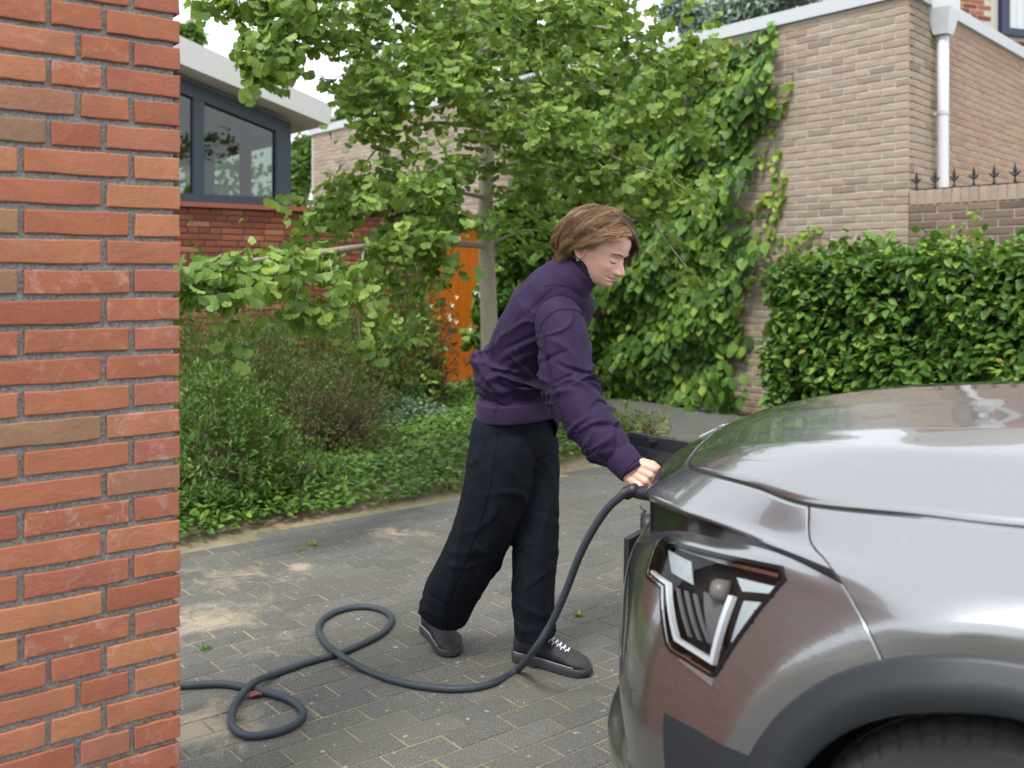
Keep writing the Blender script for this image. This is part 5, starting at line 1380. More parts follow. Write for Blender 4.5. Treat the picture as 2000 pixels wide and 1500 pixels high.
for P_, w_, tone in strand_paths():
    Wd = HC + P_[:, :1] * HF + P_[:, 1:2] * HR + P_[:, 2:] * HU - np.array(PO); n = len(Wd)
    T = np.gradient(Wd, axis=0); T /= np.linalg.norm(T, axis=1, keepdims=True); out_ = Wd - (HC - np.array(PO)); out_ /= np.linalg.norm(out_, axis=1, keepdims=True)
    sd_ = np.cross(T, out_); sd_ /= np.linalg.norm(sd_, axis=1, keepdims=True) + 1e-9; ww = w_ * np.clip(np.linspace(1.1, .15, n), 0, 1)[:, None]
    TN += [min(1, max(0, tone + hr_.normal() * .10))] * (3 * n)
    b = len(V); V += np.stack([Wd + sd_ * ww, Wd + out_ * ww * .8, Wd - sd_ * ww], 1).reshape(-1, 3).tolist()
    for i in range(n - 1):
        for j in range(3): F.append((b + i*3 + j, b + i*3 + (j+1) % 3, b + (i+1)*3 + (j+1) % 3, b + (i+1)*3 + j))
hair = obj('hair', V, F, MAT['hair'], bo, True)
hair.data.attributes.new('tone', 'FLOAT', 'POINT').data.foreach_set('value', TN)
# underlying mass of hair
cv, cf = [], []; nu_, na_ = 40, 64
for i in range(nu_):
    for j in range(na_):
        an = 2 * math.pi * j / na_
        lowu = np.interp(abs((an + math.pi) % (2*math.pi) - math.pi), [0, .55, .95, 1.35, 1.62, 1.9, math.pi], [.100, .096, .080, .052, .044, -.02, -.072])
        u_ = .126 + (lowu - .126) * (i / (nu_ - 1)); 
        ff_ = np.interp(u_, UF, FF); bb_ = np.interp(u_, UBk, BBk); ww_ = np.interp(u_, UWk, WWk)
        ca, sa = math.cos(an), math.sin(an); m0 = .008
        f = m0 + (ff_ - m0 if ca > 0 else m0 - bb_) * ca; r = ww_ * sa
        p = np.array((f, r, u_)); dd = p - np.array((0, 0, .01)); p = p + dd / np.linalg.norm(dd) * (.010 + .004 * math.sin(7 * an + i * .3))
        if u_ < -.03: p[0] -= .012
        cv.append(tuple(hw(*p) - np.array(PO)))
for i in range(nu_ - 1):
    for j in range(na_): cf.append((i*na_ + j, i*na_ + (j+1) % na_, (i+1)*na_ + (j+1) % na_, (i+1)*na_ + j))
obj('hair_mass', cv, cf, MAT['hair_base'], bo, True)

# --- shoes
def shoe(name, heel, dirx, lift=0.0):
    d = Vector((dirx[0], dirx[1], 0)).normalized(); s_ = Vector((-d.y, d.x, 0)); L = .298
    def w(x, y, z): return heel + d * x * L + s_ * y + UP * (z + .0) - PO
    root = empty(name, tuple(heel - PO), 0, person); off = root.location.copy()
    def W2(x, y, z): return w(x, y, z) - off
    X = np.linspace(0, 1, 46)
    hwid = np.interp(X, [0, .03, .1, .3, .45, .62, .78, .9, .97, 1], [.012, .026, .034, .033, .034, .043, .047, .040, .024, .008])
    topz = np.interp(X, [0, .05, .15, .3, .42, .55, .68, .8, .9, .97, 1], [.085, .098, .108, .112, .105, .092, .076, .064, .056, .042, .026])
    bend = np.interp(X, [0, .3, .5, .7, 1], [-.004, -.002, 0, .003, -.006])
    V = []; n = 26
    for x, hw_, tz, bd_ in zip(X, hwid, topz, bend):
        for j in range(n):
            an = 2 * math.pi * j / n; cy, cz = math.cos(an), math.sin(an); z0 = .024
            V.append(W2(x, bd_ + hw_ * math.copysign(abs(cy) ** .8, cy) * (1 - .30 * max(0, cz) ** 2), z0 + (tz - z0) * (.5 + .5 * cz) + .0018 * math.sin(x * 60 + an * 2) * max(0, cz) * (1 if .45 < x < .7 else .2)))
    F = [(i*n+j, i*n+(j+1) % n, (i+1)*n+(j+1) % n, (i+1)*n+j) for i in range(len(X)-1) for j in range(n)] + [tuple(reversed(range(n))), tuple((len(X)-1)*n+j for j in range(n))]
    up_ = obj('upper', V, F, MAT['shoe'], root, True)
    # toe rand
    V = []; sel = [i for i, x in enumerate(X) if x > .72]
    for i in sel:
        x, hw_, tz, bd_ = X[i], hwid[i], topz[i], bend[i]
        for j in range(n):
            an = 2 * math.pi * j / n; cy, cz = math.cos(an), math.sin(an); z0 = .022; g = .0025 if i > sel[0] else -.002
            V.append(W2(x + .004, bd_ + (hw_ + g) * math.copysign(abs(cy) ** .8, cy) * (1 - .30 * max(0, cz) ** 2), z0 + (tz + g - z0) * (.5 + .5 * cz)))
    F = [(i*n+j, i*n+(j+1) % n, (i+1)*n+(j+1) % n, (i+1)*n+j) for i in range(len(sel)-1) for j in range(n)] + [tuple((len(sel)-1)*n+j for j in range(n))]
    obj('toe_cap', V, F, MAT['toe_cap'], root, True)
    # sole with welt and heel step
    V = []; ring = [(x, 1) for x in X] + [(x, -1) for x in X[::-1]]; nr_ = len(ring)
    for z, g in ((0.0, .001), (.006, .004), (.018, .006), (.024, .006), (.030, .003)):
        for x, sg in ring:
            i = int(round(x * 45)); zz = z + (.009 if z == 0 and .34 < x < .44 else 0) + (.010 * max(0, x - .88) / .12 if z < .01 else 0); V.append(W2(-.012 + x * 1.028, bend[i] + sg * (hwid[i] + g), zz + (.006 * (1 - x) if z > .02 else 0)))
    F = [(k_*nr_+i, k_*nr_+(i+1) % nr_, (k_+1)*nr_+(i+1) % nr_, (k_+1)*nr_+i) for k_ in range(4) for i in range(nr_)] + [tuple(reversed(range(nr_))), tuple(4*nr_+i for i in range(nr_))]
    obj('sole', V, F, MAT['sole'], root)
    # laces
    for i in range(6):
        x = .44 + i * .052; tz = float(np.interp(x, X, topz)); lc_ = MB()
        for sg in (1, -1):
            lc_.tube([W2(x - .012, sg * .020, tz - .010), W2(x + .006, sg * .012, tz + .001), W2(x + .020, -sg * .004, tz - .0005), W2(x + .036, -sg * .018, tz - .017)], .0027, 6)
        shade(lc_.build('lace', MAT['lace'], root))
    # light piping and heel marking
    pp = MB(); pp.tube([W2(x, bend[int(round(x*45))] - (hwid[int(round(x*45))] + .0045), .0335 + .006 * (1 - x)) for x in np.linspace(.05, .86, 24)], .0011, 5); pp.build('piping', MAT['coping'], root)
    mk = MB()
    for k_ in range(5): mk.tube([W2(.07 + k_ * .026, -(np.interp(.07 + k_ * .026, X, hwid) - .0005), .062 - .001 * k_), W2(.08 + k_ * .026, -(np.interp(.08 + k_ * .026, X, hwid) - .0005), .054 - .001 * k_ + .006 * (k_ % 2))], .0012, 5)
    mk.build('marking', MAT['lace'], root)
    return root
shoe('shoe', Vector((.012, 3.522, 0)), (.850, -.527))
shoe('shoe', Vector((-.322, 3.800, 0)), (.40, -.915))
# ------------------------------------------------------------------ plants
def m_leaf(name, stops, trans=.35, rough=.42, tint=(.35, .55, .06), spec=.22):
    trans *= .8
    t = NT(name); r = t.rand(); o = t.pos(); n = t.noise(o, 30, 3)
    c = t.ramp(r, stops); c = t.mixc(t.mapr(n, .3, .7, 0, .35), c, t.mixc(.5, c, (.02, .035, .008)))
    b = t.bsdf(c, rough, None, Specular_IOR_Level=spec)
    tl = t.n('ShaderNodeBsdfTranslucent'); t.l(t.mixc(.55, c, tint, 'MIX'), tl.inputs[0])
    mx = t.n('ShaderNodeMixShader'); mx.inputs[0].default_value = trans; t.l(b, mx.inputs[1]); t.l(tl.outputs[0], mx.inputs[2])
    return t.end(mx.outputs[0])
MAT['ginkgo'] = m_leaf('ginkgo_leaf', [(0, (.060, .120, .026)), (.35, (.135, .225, .046)), (.7, (.215, .32, .068)), (1, (.31, .41, .09))], .40, .40, (.36, .50, .05))
MAT['climber'] = m_leaf('climber_leaf', [(0, (.035, .085, .018)), (.4, (.070, .150, .028)), (.75, (.115, .215, .036)), (.93, (.19, .30, .045)), (1, (.28, .37, .06))], .28, .38, (.2, .36, .04))
MAT['young'] = m_leaf('young_leaf', [(0, (.14, .26, .04)), (.6, (.24, .36, .05)), (1, (.36, .42, .07))], .35)
MAT['beech'] = m_leaf('hedge_leaf', [(0, (.040, .095, .020)), (.4, (.085, .175, .032)), (.75, (.135, .25, .042)), (.95, (.22, .34, .06)), (.994, (.3, .38, .07)), (1, (.30, .20, .05))], .28, .36, (.22, .4, .04))
MAT['cover'] = m_leaf('ground_cover_leaf', [(0, (.030, .080, .016)), (.5, (.070, .155, .028)), (.85, (.12, .225, .036)), (1, (.22, .30, .05))], .25, .34)
MAT['shrub'] = m_leaf('shrub_leaf', [(0, (.028, .054, .015)), (.45, (.062, .108, .027)), (.8, (.10, .165, .040)), (.92, (.15, .19, .05)), (1, (.18, .10, .045))], .2, .42)
MAT['azalea'] = m_leaf('azalea_leaf', [(0, (.045, .095, .024)), (.5, (.080, .150, .034)), (.85, (.12, .205, .045)), (1, (.20, .24, .06))], .25, .42)
MAT['olive'] = m_leaf('dark_small_leaf', [(0, (.022, .040, .014)), (.6, (.040, .066, .02)), (1, (.075, .10, .03))], .15, .45)
MAT['silver'] = m_leaf('silvery_leaf', [(0, (.06, .11, .06)), (.6, (.13, .20, .13)), (1, (.26, .34, .25))], .15, .5)
MAT['brown_leaf'] = m_leaf('withered_leaf', [(0, (.13, .055, .03)), (.5, (.19, .09, .045)), (1, (.16, .12, .04))], .2, .6, (.3, .15, .05))
MAT['far_tree'] = m_leaf('far_tree_leaf', [(0, (.060, .12, .030)), (.5, (.10, .18, .04)), (1, (.18, .28, .055))], .35, .5)
MAT['blue_conifer'] = m_leaf('blue_conifer_needles', [(0, (.17, .25, .20)), (.6, (.27, .36, .29)), (1, (.38, .46, .36))], .2, .6, (.2, .3, .2))
MAT['flower'] = m_plain('cream_petal', (.75, .70, .50), .6, 0, 60, .1, 0)
t = NT('grey_bark'); p = t.coord(); mp = t.n('ShaderNodeMapping'); mp.inputs['Scale'].default_value = (1, 1, .35); t.l(p, mp.inputs[0]); n = t.noise(mp.outputs[0], 36, 5, .7, .6); n2 = t.noise(p, 5, 4)
MAT['bark'] = t.end(t.bsdf(t.mixc(t.mapr(n2, .5, .7, 0, .5), t.mixc(n, (.17, .14, .10), (.44, .385, .29)), (.24, .25, .14)), .9, t.bump(n, .9, .012)))
MAT['twig'] = m_plain('brown_twig', (.12, .075, .045), .85, 0, 90, .3, .4, .003)

def tmpl_ginkgo():
    V = [(-.014, 0, 0), (.014, 0, 0), (0, .44, .02)]; F = [(0, 1, 2)]; A = np.radians([-76, -58, -40, -22, -7, 0, 7, 22, 40, 58, 76]); Rr = [.46, .60, .63, .67, .62, .44, .63, .66, .64, .59, .47]
    for i, (a, r) in enumerate(zip(A, Rr)): V.append((math.sin(a) * r, .42 + math.cos(a) * r, (.045 if i % 2 else -.03) + .16 * math.sin(a) ** 2))
    F += [(2, 3 + i + 1, 3 + i) for i in range(10)]
    return np.array(V), F
def tmpl_oval(wd=.36, cup=.10, droop=.16, heart=0.0, n=3):
    ys = [0, .22, .5, .80]; ws = [0 if not heart else heart, wd * .85, wd, wd * .55]
    V = [(0, 0, 0), (0, .22, -cup * .3), (0, .5, -cup * .4 - droop * .25), (0, .80, -droop * .6), (0, 1.0, -droop)]
    L_ = []; R_ = []
    for y, w_ in zip(ys[1:], ws[1:]):
        L_.append(len(V)); V.append((-w_, y - (.10 * heart if y < .3 else 0), cup - droop * y * y)); R_.append(len(V)); V.append((w_, y - (.10 * heart if y < .3 else 0), cup - droop * y * y))
    F = [(0, 1, L_[0]), (0, R_[0], 1), (1, 2, L_[1], L_[0]), (1, R_[0], R_[1], 2), (2, 3, L_[2], L_[1]), (2, R_[1], R_[2], 3), (3, 4, L_[2]), (3, R_[2], 4)]
    if heart: V.append((-heart * .7, -.10, cup)); V.append((heart * .7, -.10, cup)); F += [(0, L_[0], len(V) - 2), (0, len(V) - 1, R_[0])]
    return np.array(V), F
def tmpl_small(w_=.22, droop=.12):
    return np.array([(0, 0, 0), (w_, .45, .06), (0, 1, -droop), (-w_, .45, .06), (0, .45, -.03)]), [(0, 1, 4), (0, 4, 3), (4, 1, 2), (4, 2, 3)]
TM = {'ginkgo': tmpl_ginkgo(), 'heart': tmpl_oval(.44, .07, .20, .26), 'beech': tmpl_oval(.33, .07, .14), 'small': tmpl_small(), 'narrow': tmpl_small(.15, .1)}
def unit(a): return a / (np.linalg.norm(a, axis=-1, keepdims=True) + 1e-9)
def leaf_mesh(name, pos, tip, nrm, size, tm):
    tv, tf = TM[tm]; n = len(pos); tip = unit(tip); side = unit(np.cross(tip, nrm)); nn = np.cross(side, tip)
    V = pos[:, None] + size[:, None, None] * (tv[None, :, 0:1] * side[:, None] + tv[None, :, 1:2] * tip[:, None] + tv[None, :, 2:3] * nn[:, None])
    V = V.reshape(-1, 3); k = len(tv)
    me = bpy.data.meshes.new(name); me.vertices.add(len(V)); me.vertices.foreach_set('co', V.ravel())
    lens = np.array([len(f) for f in tf]); flat = np.concatenate([np.array(f) for f in tf])
    allv = (np.arange(n)[:, None] * k + flat[None]).ravel(); tot = np.tile(lens, n); st = np.r_[0, np.cumsum(tot)[:-1]]
    me.loops.add(len(allv)); me.loops.foreach_set('vertex_index', allv); me.polygons.add(len(tot)); me.polygons.foreach_set('loop_start', st); me.polygons.foreach_set('loop_total', tot)
    me.update(calc_edges=True); me.validate()
    return me
def foliage(name, pos, tip, nrm, size, tm, m, parent, singles=0, key=None, kind='stuff', single_name='leaf'):
    """leaves as one mass; the ones that show largest (singles) as leaves of their own"""
    pos, tip, nrm, size = map(np.asarray, (pos, tip, nrm, size))
    idx = np.arange(len(pos)); sel = np.zeros(len(pos), bool)
    if singles:
        vis = pos[:, 1] * 1.0 if key is None else key; o_ = np.argsort(vis)[:singles]; sel[o_] = True
        me = leaf_mesh(single_name, np.zeros((1, 3)), np.array([[0, 1, 0.]]), np.array([[0, 0, 1.]]), np.ones(1), tm); me.materials.append(m)
        tp = unit(tip); sd = unit(np.cross(tp, nrm)); nn = np.cross(sd, tp)
        for i in o_:
            ob = bpy.data.objects.new(single_name, me); COL.objects.link(ob); ob.parent = parent
            M = Matrix(((sd[i][0], tp[i][0], nn[i][0], 0), (sd[i][1], tp[i][1], nn[i][1], 0), (sd[i][2], tp[i][2], nn[i][2], 0), (0, 0, 0, 1)))
            M = M @ Matrix.Scale(float(size[i]), 4); M.translation = Vector(pos[i]) - parent.location
            ob.matrix_local = M
    q = ~sel
    me = leaf_mesh(name, pos[q] - np.array(parent.location), tip[q], nrm[q], size[q], tm); me.materials.append(m)
    o = bpy.data.objects.new(name, me); COL.objects.link(o); o.parent = parent
    if kind: o['kind'] = kind
    return o
def scr(P): P = np.asarray(P); return 1000 + P[:, 0] / P[:, 1] * FPX, HOR - (P[:, 2] - EYE) / P[:, 1] * FPX
pr = np.random.default_rng(77)

# ---- ginkgo
GT = Vector((-.16, 7.0, 0)); tree = tag(empty('ginkgo_tree', GT), 'young ginkgo with pale grey trunk and layered fan-shaped leaves in the bed', 'tree')
tp_ = [(958, 760, 7.0), (957, 690, 7.0), (953, 560, 7.0), (948, 430, 7.0), (951, 300, 7.0), (943, 170, 7.0), (940, 40, 7.02), (935, -160, 7.05), (940, -420, 7.1)]
pts = [Vector((-.155, 7.0, -.02))] + [at(*p) for p in tp_]; P_ = spline(pts, 60); mb = MB()
mb.tube([Vector(p) - GT for p in P_], [float(np.interp(p[2], [0, .15, .9, 2.2, 3.4, 5.0], [.115, .082, .062, .050, .036, .012])) for p in P_], 18); shade(mb.build('trunk', MAT['bark'], tree))
SPR = [  # path (px,py,Y) from the trunk outwards, leaves per metre, thickness
 ([(948, 480, 7.0), (840, 474, 6.3), (710, 482, 5.5), (580, 500, 4.9), (470, 512, 4.5), (400, 530, 4.3), (352, 552, 4.2)], 80, .09),
 ([(840, 474, 6.3), (800, 520, 6.0), (790, 590, 5.8), (782, 650, 5.7)], 70, .10), ([(710, 482, 5.5), (705, 560, 5.3), (700, 620, 5.2), (705, 672, 5.15)], 75, .10),
 ([(580, 500, 4.9), (585, 545, 4.8), (578, 600, 4.75), (600, 640, 4.75)], 80, .09), ([(490, 510, 4.6), (480, 550, 4.45), (462, 590, 4.4), (448, 640, 4.35)], 80, .09),
 ([(640, 490, 5.2), (650, 540, 5.0), (660, 590, 4.95)], 80, .10), ([(400, 530, 4.3), (390, 560, 4.3), (380, 590, 4.3)], 70, .09),
 ([(948, 450, 7.0), (885, 430, 6.2), (840, 450, 5.7), (795, 470, 5.5)], 110, .12), ([(900, 430, 6.2), (880, 500, 5.8), (860, 540, 5.7)], 90, .12),
 ([(945, 385, 7.0), (860, 372, 6.4), (770, 385, 6.0), (690, 385, 5.8), (625, 400, 5.6), (600, 425, 5.6)], 120, .13), ([(860, 372, 6.4), (820, 400, 6.0), (790, 425, 5.9)], 90, .12), ([(690, 385, 5.8), (660, 350, 5.7), (640, 330, 5.7)], 60, .08),
 ([(945, 330, 7.0), (880, 320, 6.1), (830, 340, 5.6), (790, 380, 5.4)], 110, .12),
 ([(945, 250, 7.0), (850, 240, 6.3), (770, 262, 6.0), (720, 310, 5.9), (700, 350, 5.9)], 120, .13),
 ([(940, 190, 7.0), (850, 170, 6.2), (760, 170, 5.8), (700, 195, 5.6), (665, 190, 5.5)], 130, .16), ([(760, 170, 5.8), (720, 230, 5.6), (680, 240, 5.5)], 80, .12),
 ([(938, 120, 7.0), (830, 100, 6.2), (720, 90, 5.7), (620, 60, 5.4), (560, 75, 5.2), (525, 115, 5.1), (505, 145, 5.1)], 120, .11), ([(620, 75, 5.4), (590, 40, 5.3), (540, 50, 5.2), (505, 80, 5.2)], 90, .12),
 ([(935, 30, 7.0), (800, 10, 6.1), (680, 0, 5.6), (600, 0, 5.4), (540, 5, 5.3)], 120, .15), ([(540, 5, 5.3), (480, -2, 5.2), (425, 5, 5.2)], 60, .04), ([(800, 10, 6.1), (760, -40, 5.8), (640, -60, 5.5)], 100, .2),
 ([(940, 160, 7.0), (930, 130, 6.2), (880, 130, 5.7), (840, 150, 5.5)], 110, .18), ([(935, 60, 7.0), (900, 40, 6.2), (860, 40, 5.7)], 110, .2),
 ([(945, 230, 7.0), (960, 210, 6.2), (1000, 215, 5.8), (1060, 240, 5.6)], 120, .18), ([(945, 260, 7.0), (1010, 255, 6.5), (1090, 265, 6.2), (1160, 290, 6.0), (1230, 320, 5.9), (1300, 345, 5.8), (1350, 378, 5.8)], 125, .14),
 ([(948, 330, 7.0), (1040, 315, 6.7), (1120, 335, 6.4), (1200, 360, 6.2), (1260, 395, 6.1)], 110, .14), ([(1160, 290, 6.0), (1170, 320, 5.9), (1210, 340, 5.8)], 80, .1),
 ([(948, 400, 7.0), (1040, 370, 6.8), (1110, 380, 6.7)], 90, .14),
 ([(942, 190, 7.0), (1030, 160, 6.5), (1120, 170, 6.2), (1210, 190, 6.0), (1290, 215, 5.9), (1330, 240, 5.9)], 125, .15), ([(1120, 170, 6.2), (1150, 140, 6.0), (1200, 130, 5.9)], 90, .14),
 ([(940, 100, 7.0), (1040, 60, 6.4), (1140, 50, 6.1), (1240, 70, 5.9), (1320, 105, 5.8), (1375, 145, 5.8)], 120, .15), ([(1040, 60, 6.4), (1060, 20, 6.1), (1120, 0, 6.0), (1210, 5, 6.0), (1290, 40, 6.0)], 110, .16),
 ([(938, 40, 7.0), (1010, -10, 6.5), (1100, -50, 6.2)], 110, .2), ([(937, -20, 7.0), (900, -50, 6.4), (850, -70, 6.0)], 110, .2),
 ([(950, 480, 7.0), (1030, 450, 7.0), (1100, 470, 7.1), (1180, 520, 7.2)], 70, .15), ([(945, 300, 7.0), (1000, 300, 7.6), (1080, 330, 8.0)], 90, .2), ([(945, 200, 7.0), (880, 230, 7.6), (800, 300, 7.9)], 80, .2), ([(940, 140, 7.0), (1000, 100, 7.7), (1100, 110, 8.0)], 90, .25),
 ([(1270, 420, 6.4), (1300, 470, 6.3), (1340, 520, 6.3), (1360, 545, 6.3)], 70, .1), ([(1200, 360, 6.2), (1270, 420, 6.4)], 90, .12)]
gp, gt, gn, gs = [], [], [], []; NRM = Vector((0, 0, 1))
for path, dens, th_ in SPR:
    pts = [at(*p) for p in path]; C_ = spline(pts, 40); ln = np.linalg.norm(np.diff(C_, axis=0), axis=1).sum()
    mb = MB(); r0 = .006 + .006 * ln; mb.tube([Vector(p) - GT for p in C_], [max(.0025, r0 * (1 - .85 * i / 39)) for i in range(40)], 6, False); shade(mb.build('branch', MAT['bark'], tree))
    n = int(dens * ln * 2.6); nc = max(4, n // 6)
    tcl = pr.uniform(.10, 1.0, nc) ** .8
    for tc in tcl:
        i = int(tc * 39); c = C_[i] + pr.normal(0, 1, 3) * np.array((th_, th_, th_ * .45)); dd = C_[min(i + 2, 39)] - C_[max(i - 2, 0)]; dd /= np.linalg.norm(dd) + 1e-9
        for q in range(pr.integers(5, 9)):
            a = pr.uniform(0, 6.28); out_ = np.array((math.cos(a), math.sin(a), 0)) * .8 + dd * .5 + np.array((0, 0, pr.uniform(-1.5, -.05)))
            out_ /= np.linalg.norm(out_); pos = c + pr.normal(0, .022, 3)
            nn = np.array((0, 0, .62)) + pr.normal(0, .38, 3) + np.array((out_[0], out_[1], 0)) * .8
            gp.append(pos); gt.append(out_); gn.append(nn); gs.append(pr.triangular(.034, .070, .094) * (1.15 if pos[1] < 5.3 else 1.0))
gp, gt, gn, gs = map(np.array, (gp, gt, gn, gs)); gx, gy = scr(gp)
# open gaps: the crown is loose towards the pavilion and above the long wall
OPEN = [([(885, 440), (942, 425), (946, 700), (860, 700), (880, 560)], .72), ([(340, 380), (620, 380), (590, 450), (520, 480), (440, 490), (340, 505)], .92), ([(340, 600), (430, 600), (440, 660), (340, 680)], .7), ([(490, 570), (545, 570), (545, 700), (490, 700)], .8), ([(610, 640), (670, 600), (680, 720), (600, 720)], .7), ([(340, 35), (478, 35), (485, 175), (600, 185), (650, 255), (700, 285), (690, 325), (600, 365), (340, 420)], .97), ([(572, 135), (640, 165), (705, 215), (700, 285), (640, 245), (560, 180)], .9), ([(730, 225), (895, 200), (905, 300), (830, 330), (740, 320)], .62), ([(480, 170), (590, 60), (640, 60), (640, 150)], .5), ([(1240, -20), (1330, -20), (1330, 40), (1240, 30)], .8)]
kp = np.ones(len(gp), bool)
for poly, pb in OPEN: kp &= ~(np.array([in_poly(x, y, poly) for x, y in zip(gx, gy)]) & (pr.random(len(gp)) < pb))
gp, gt, gn, gs, gx, gy = gp[kp], gt[kp], gn[kp], gs[kp], gx[kp], gy[kp]
key = gp[:, 1] + np.where((gx < 355) | (gx > 1400) | (gy < 0), 50, 0)
foliage('foliage', gp, np.array(gt), np.array(gn), np.array(gs), 'ginkgo', MAT['ginkgo'], tree, 300, key)

# ---- climber on the house wall
CP = [(1000, 60), (1250, 130), (1330, 118), (1395, 95), (1450, 62), (1500, 58), (1515, 95), (1500, 140), (1532, 165), (1528, 210), (1500, 235), (1478, 265), (1472, 310), (1448, 345), (1440, 390), (1432, 430), (1480, 455), (1500, 480), (1470, 510), (1440, 520), (1432, 560), (1415, 600), (1470, 640), (1440, 690), (1420, 720), (1452, 760), (1440, 800), (1380, 806), (1250, 800), (1150, 790), (1000, 760)]
cl = tag(empty('climbing_plant', HOUSE0), 'dense climbing plant with heart-shaped leaves covering the tan house wall', 'climber')
wob = Wob(9, 14, 5.0); cp, ct, cn, cs_ = [], [], [], []
tries = 0
while len(cp) < 6200 and tries < 60000:
    tries += 1
    s_ = pr.uniform(-.6, 4.6); z = pr.uniform(.04, 3.75); base = np.array(HOUSE0 + W * s_) + np.array((0, 0, z))
    b = .16 + .14 * wob(base[None])[0] + .10 * math.sin(z * 7 + s_ * 4); dpt = abs(b) * pr.uniform(.5, 1.1) + .02
    p = base - np.array(U) * dpt; x, y = scr(p[None])
    xj, yj = x[0] + pr.normal(0, 9), y[0] + pr.normal(0, 9)
    if not in_poly(xj, yj, CP): continue
    cp.append(p); ct.append(np.array((pr.normal(0, .5), pr.normal(0, .5), -1.)) - np.array(U) * .35); cn.append(-np.array(U) + np.array((0, 0, pr.uniform(.25, .9))) + pr.normal(0, .25, 3)); cs_.append(pr.uniform(.075, .135))
cp = np.array(cp); cx, cy = scr(cp)
foliage('foliage', cp, np.array(ct), np.array(cn), np.array(cs_), 'heart', MAT['climber'], cl, 300, cp[:, 1] + np.where((cy < 380) | (cx < 1150), 20, 0))
# stems and pale new shoots feeling their way over the bare brick
def wall_pt(px, py, off):
    d = Vector(((px - 1000) / FPX, 1, -(py - HOR) / FPX)); o_ = Vector((0, 0, EYE)); k_ = ((HOUSE0 - U * off) - o_).dot(U) / d.dot(U); return o_ + d * k_
for sh in ([(1490, 330), (1500, 290), (1512, 250), (1530, 215), (1545, 175), (1548, 140)], [(1480, 470), (1498, 430), (1508, 390), (1515, 345), (1520, 300), (1522, 290)], [(1500, 475), (1515, 440), (1522, 400), (1530, 360), (1533, 352)], [(1440, 430), (1470, 420), (1490, 400), (1500, 380)], [(1490, 120), (1502, 90), (1508, 60), (1506, 48)],
           [(1500, 470), (1540, 468), (1580, 455), (1600, 443)], [(1420, 640), (1450, 600), (1462, 560), (1480, 520)]):
    C_ = spline([wall_pt(x, y, .025) for x, y in sh], 24); mb = MB(); mb.tube([Vector(p) - HOUSE0 for p in C_], .004, 5, False); mb.build('shoot', MAT['twig'], cl)
    n = 26; ii = pr.integers(0, 24, n); P = C_[ii] + pr.normal(0, .02, (n, 3)) - np.array(U) * .02
    foliage('shoot_leaves', P, np.tile((0, 0, -1.), (n, 1)) + pr.normal(0, .8, (n, 3)), -np.array(U) + pr.normal(0, .3, (n, 3)) + np.array((0, 0, .5)), pr.uniform(.04, .085, n), 'heart', MAT['young'], cl)

# ---- clipped hedge
H0 = HOUSE0 - U * .75 - W * .93; hd = tag(empty('hedge', H0), 'clipped leafy hedge with glossy oval leaves in front of the brick walls', 'hedge')
HLn, HD, HH = 3.3, .62, 1.50
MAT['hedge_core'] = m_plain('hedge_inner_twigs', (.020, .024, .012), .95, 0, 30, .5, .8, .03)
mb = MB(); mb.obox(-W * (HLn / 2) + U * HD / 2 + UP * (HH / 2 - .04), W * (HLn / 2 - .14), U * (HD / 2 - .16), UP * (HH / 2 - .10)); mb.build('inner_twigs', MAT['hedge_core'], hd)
wob = Wob(19, 14, 7.0); hp_, ht_, hn_, hs_ = [], [], [], []
for k_ in range(11000):
    f = pr.random()
    if f < .66: s_, d_, z = pr.uniform(-.05, HLn), 0, pr.uniform(.02, HH); nm = -np.array(U)
    elif f < .88: s_, d_, z = pr.uniform(-.05, HLn), pr.uniform(0, HD), HH; nm = np.array((0, 0, 1.))
    else: s_, d_, z = 0, pr.uniform(0, HD), pr.uniform(.02, HH); nm = np.array(W)
    p = np.array(H0 - W * s_ + U * d_) + np.array((0, 0, z)); p[2] -= .16 * math.exp(-max(0, s_) / .16) * (z / HH) ** 3; b = .12 * wob(p[None])[0] + .04 * math.sin(s_ * 9 + z * 5)
    if nm[2] < .5 and b < -.06 and pr.random() < .5: continue
    p = p + nm * (b + pr.uniform(-.12, .05)) + (np.array((0, 0, pr.exponential(.035))) if nm[2] > .5 else 0)
    lat = unit(pr.normal(0, 1, (1, 3)))[0]
    hp_.append(p); ht_.append(nm * .7 + lat * .9 + np.array((0, 0, -.25))); hn_.append(np.array((0, 0, 1.)) * .9 + nm * .55 + pr.normal(0, .3, 3)); hs_.append(pr.uniform(.055, .10))
hp_ = np.array(hp_); hx, hy = scr(hp_)
foliage('foliage', hp_, np.array(ht_), np.array(hn_), np.array(hs_), 'beech', MAT['beech'], hd, 300, hp_[:, 1] + np.where((hx > 2010) | (hy > 790), 20, 0) + pr.uniform(0, 1.2, len(hp_)))
n = 60; ss = pr.uniform(0, HLn, n); P = np.array([H0 - W * s_ + U * pr.uniform(.0, HD) + UP * HH for s_ in ss])
mb = MB()
for p in P:
    q = Vector(p) - H0; mb.tube([q - UP * .1, q + Vector((pr.normal(0, .02), pr.normal(0, .02), pr.uniform(.02, .10)))], [.003, .0015], 4, False)
mb.build('twigs', MAT['twig'], hd)
for px, py in ((1900, 470), (1855, 500)):
    b0 = at(px, py, 7.3); n = 34; P = np.array(b0) + np.stack([pr.normal(0, .03, n), pr.normal(0, .03, n), pr.uniform(-.05, .22, n)], 1)
    foliage('top_shoots', P, pr.normal(0, .6, (n, 3)) + np.array((0, 0, .5)), pr.normal(0, .5, (n, 3)) + np.array((0, -.6, .6)), pr.uniform(.03, .06, n), 'beech', MAT['young'], hd)

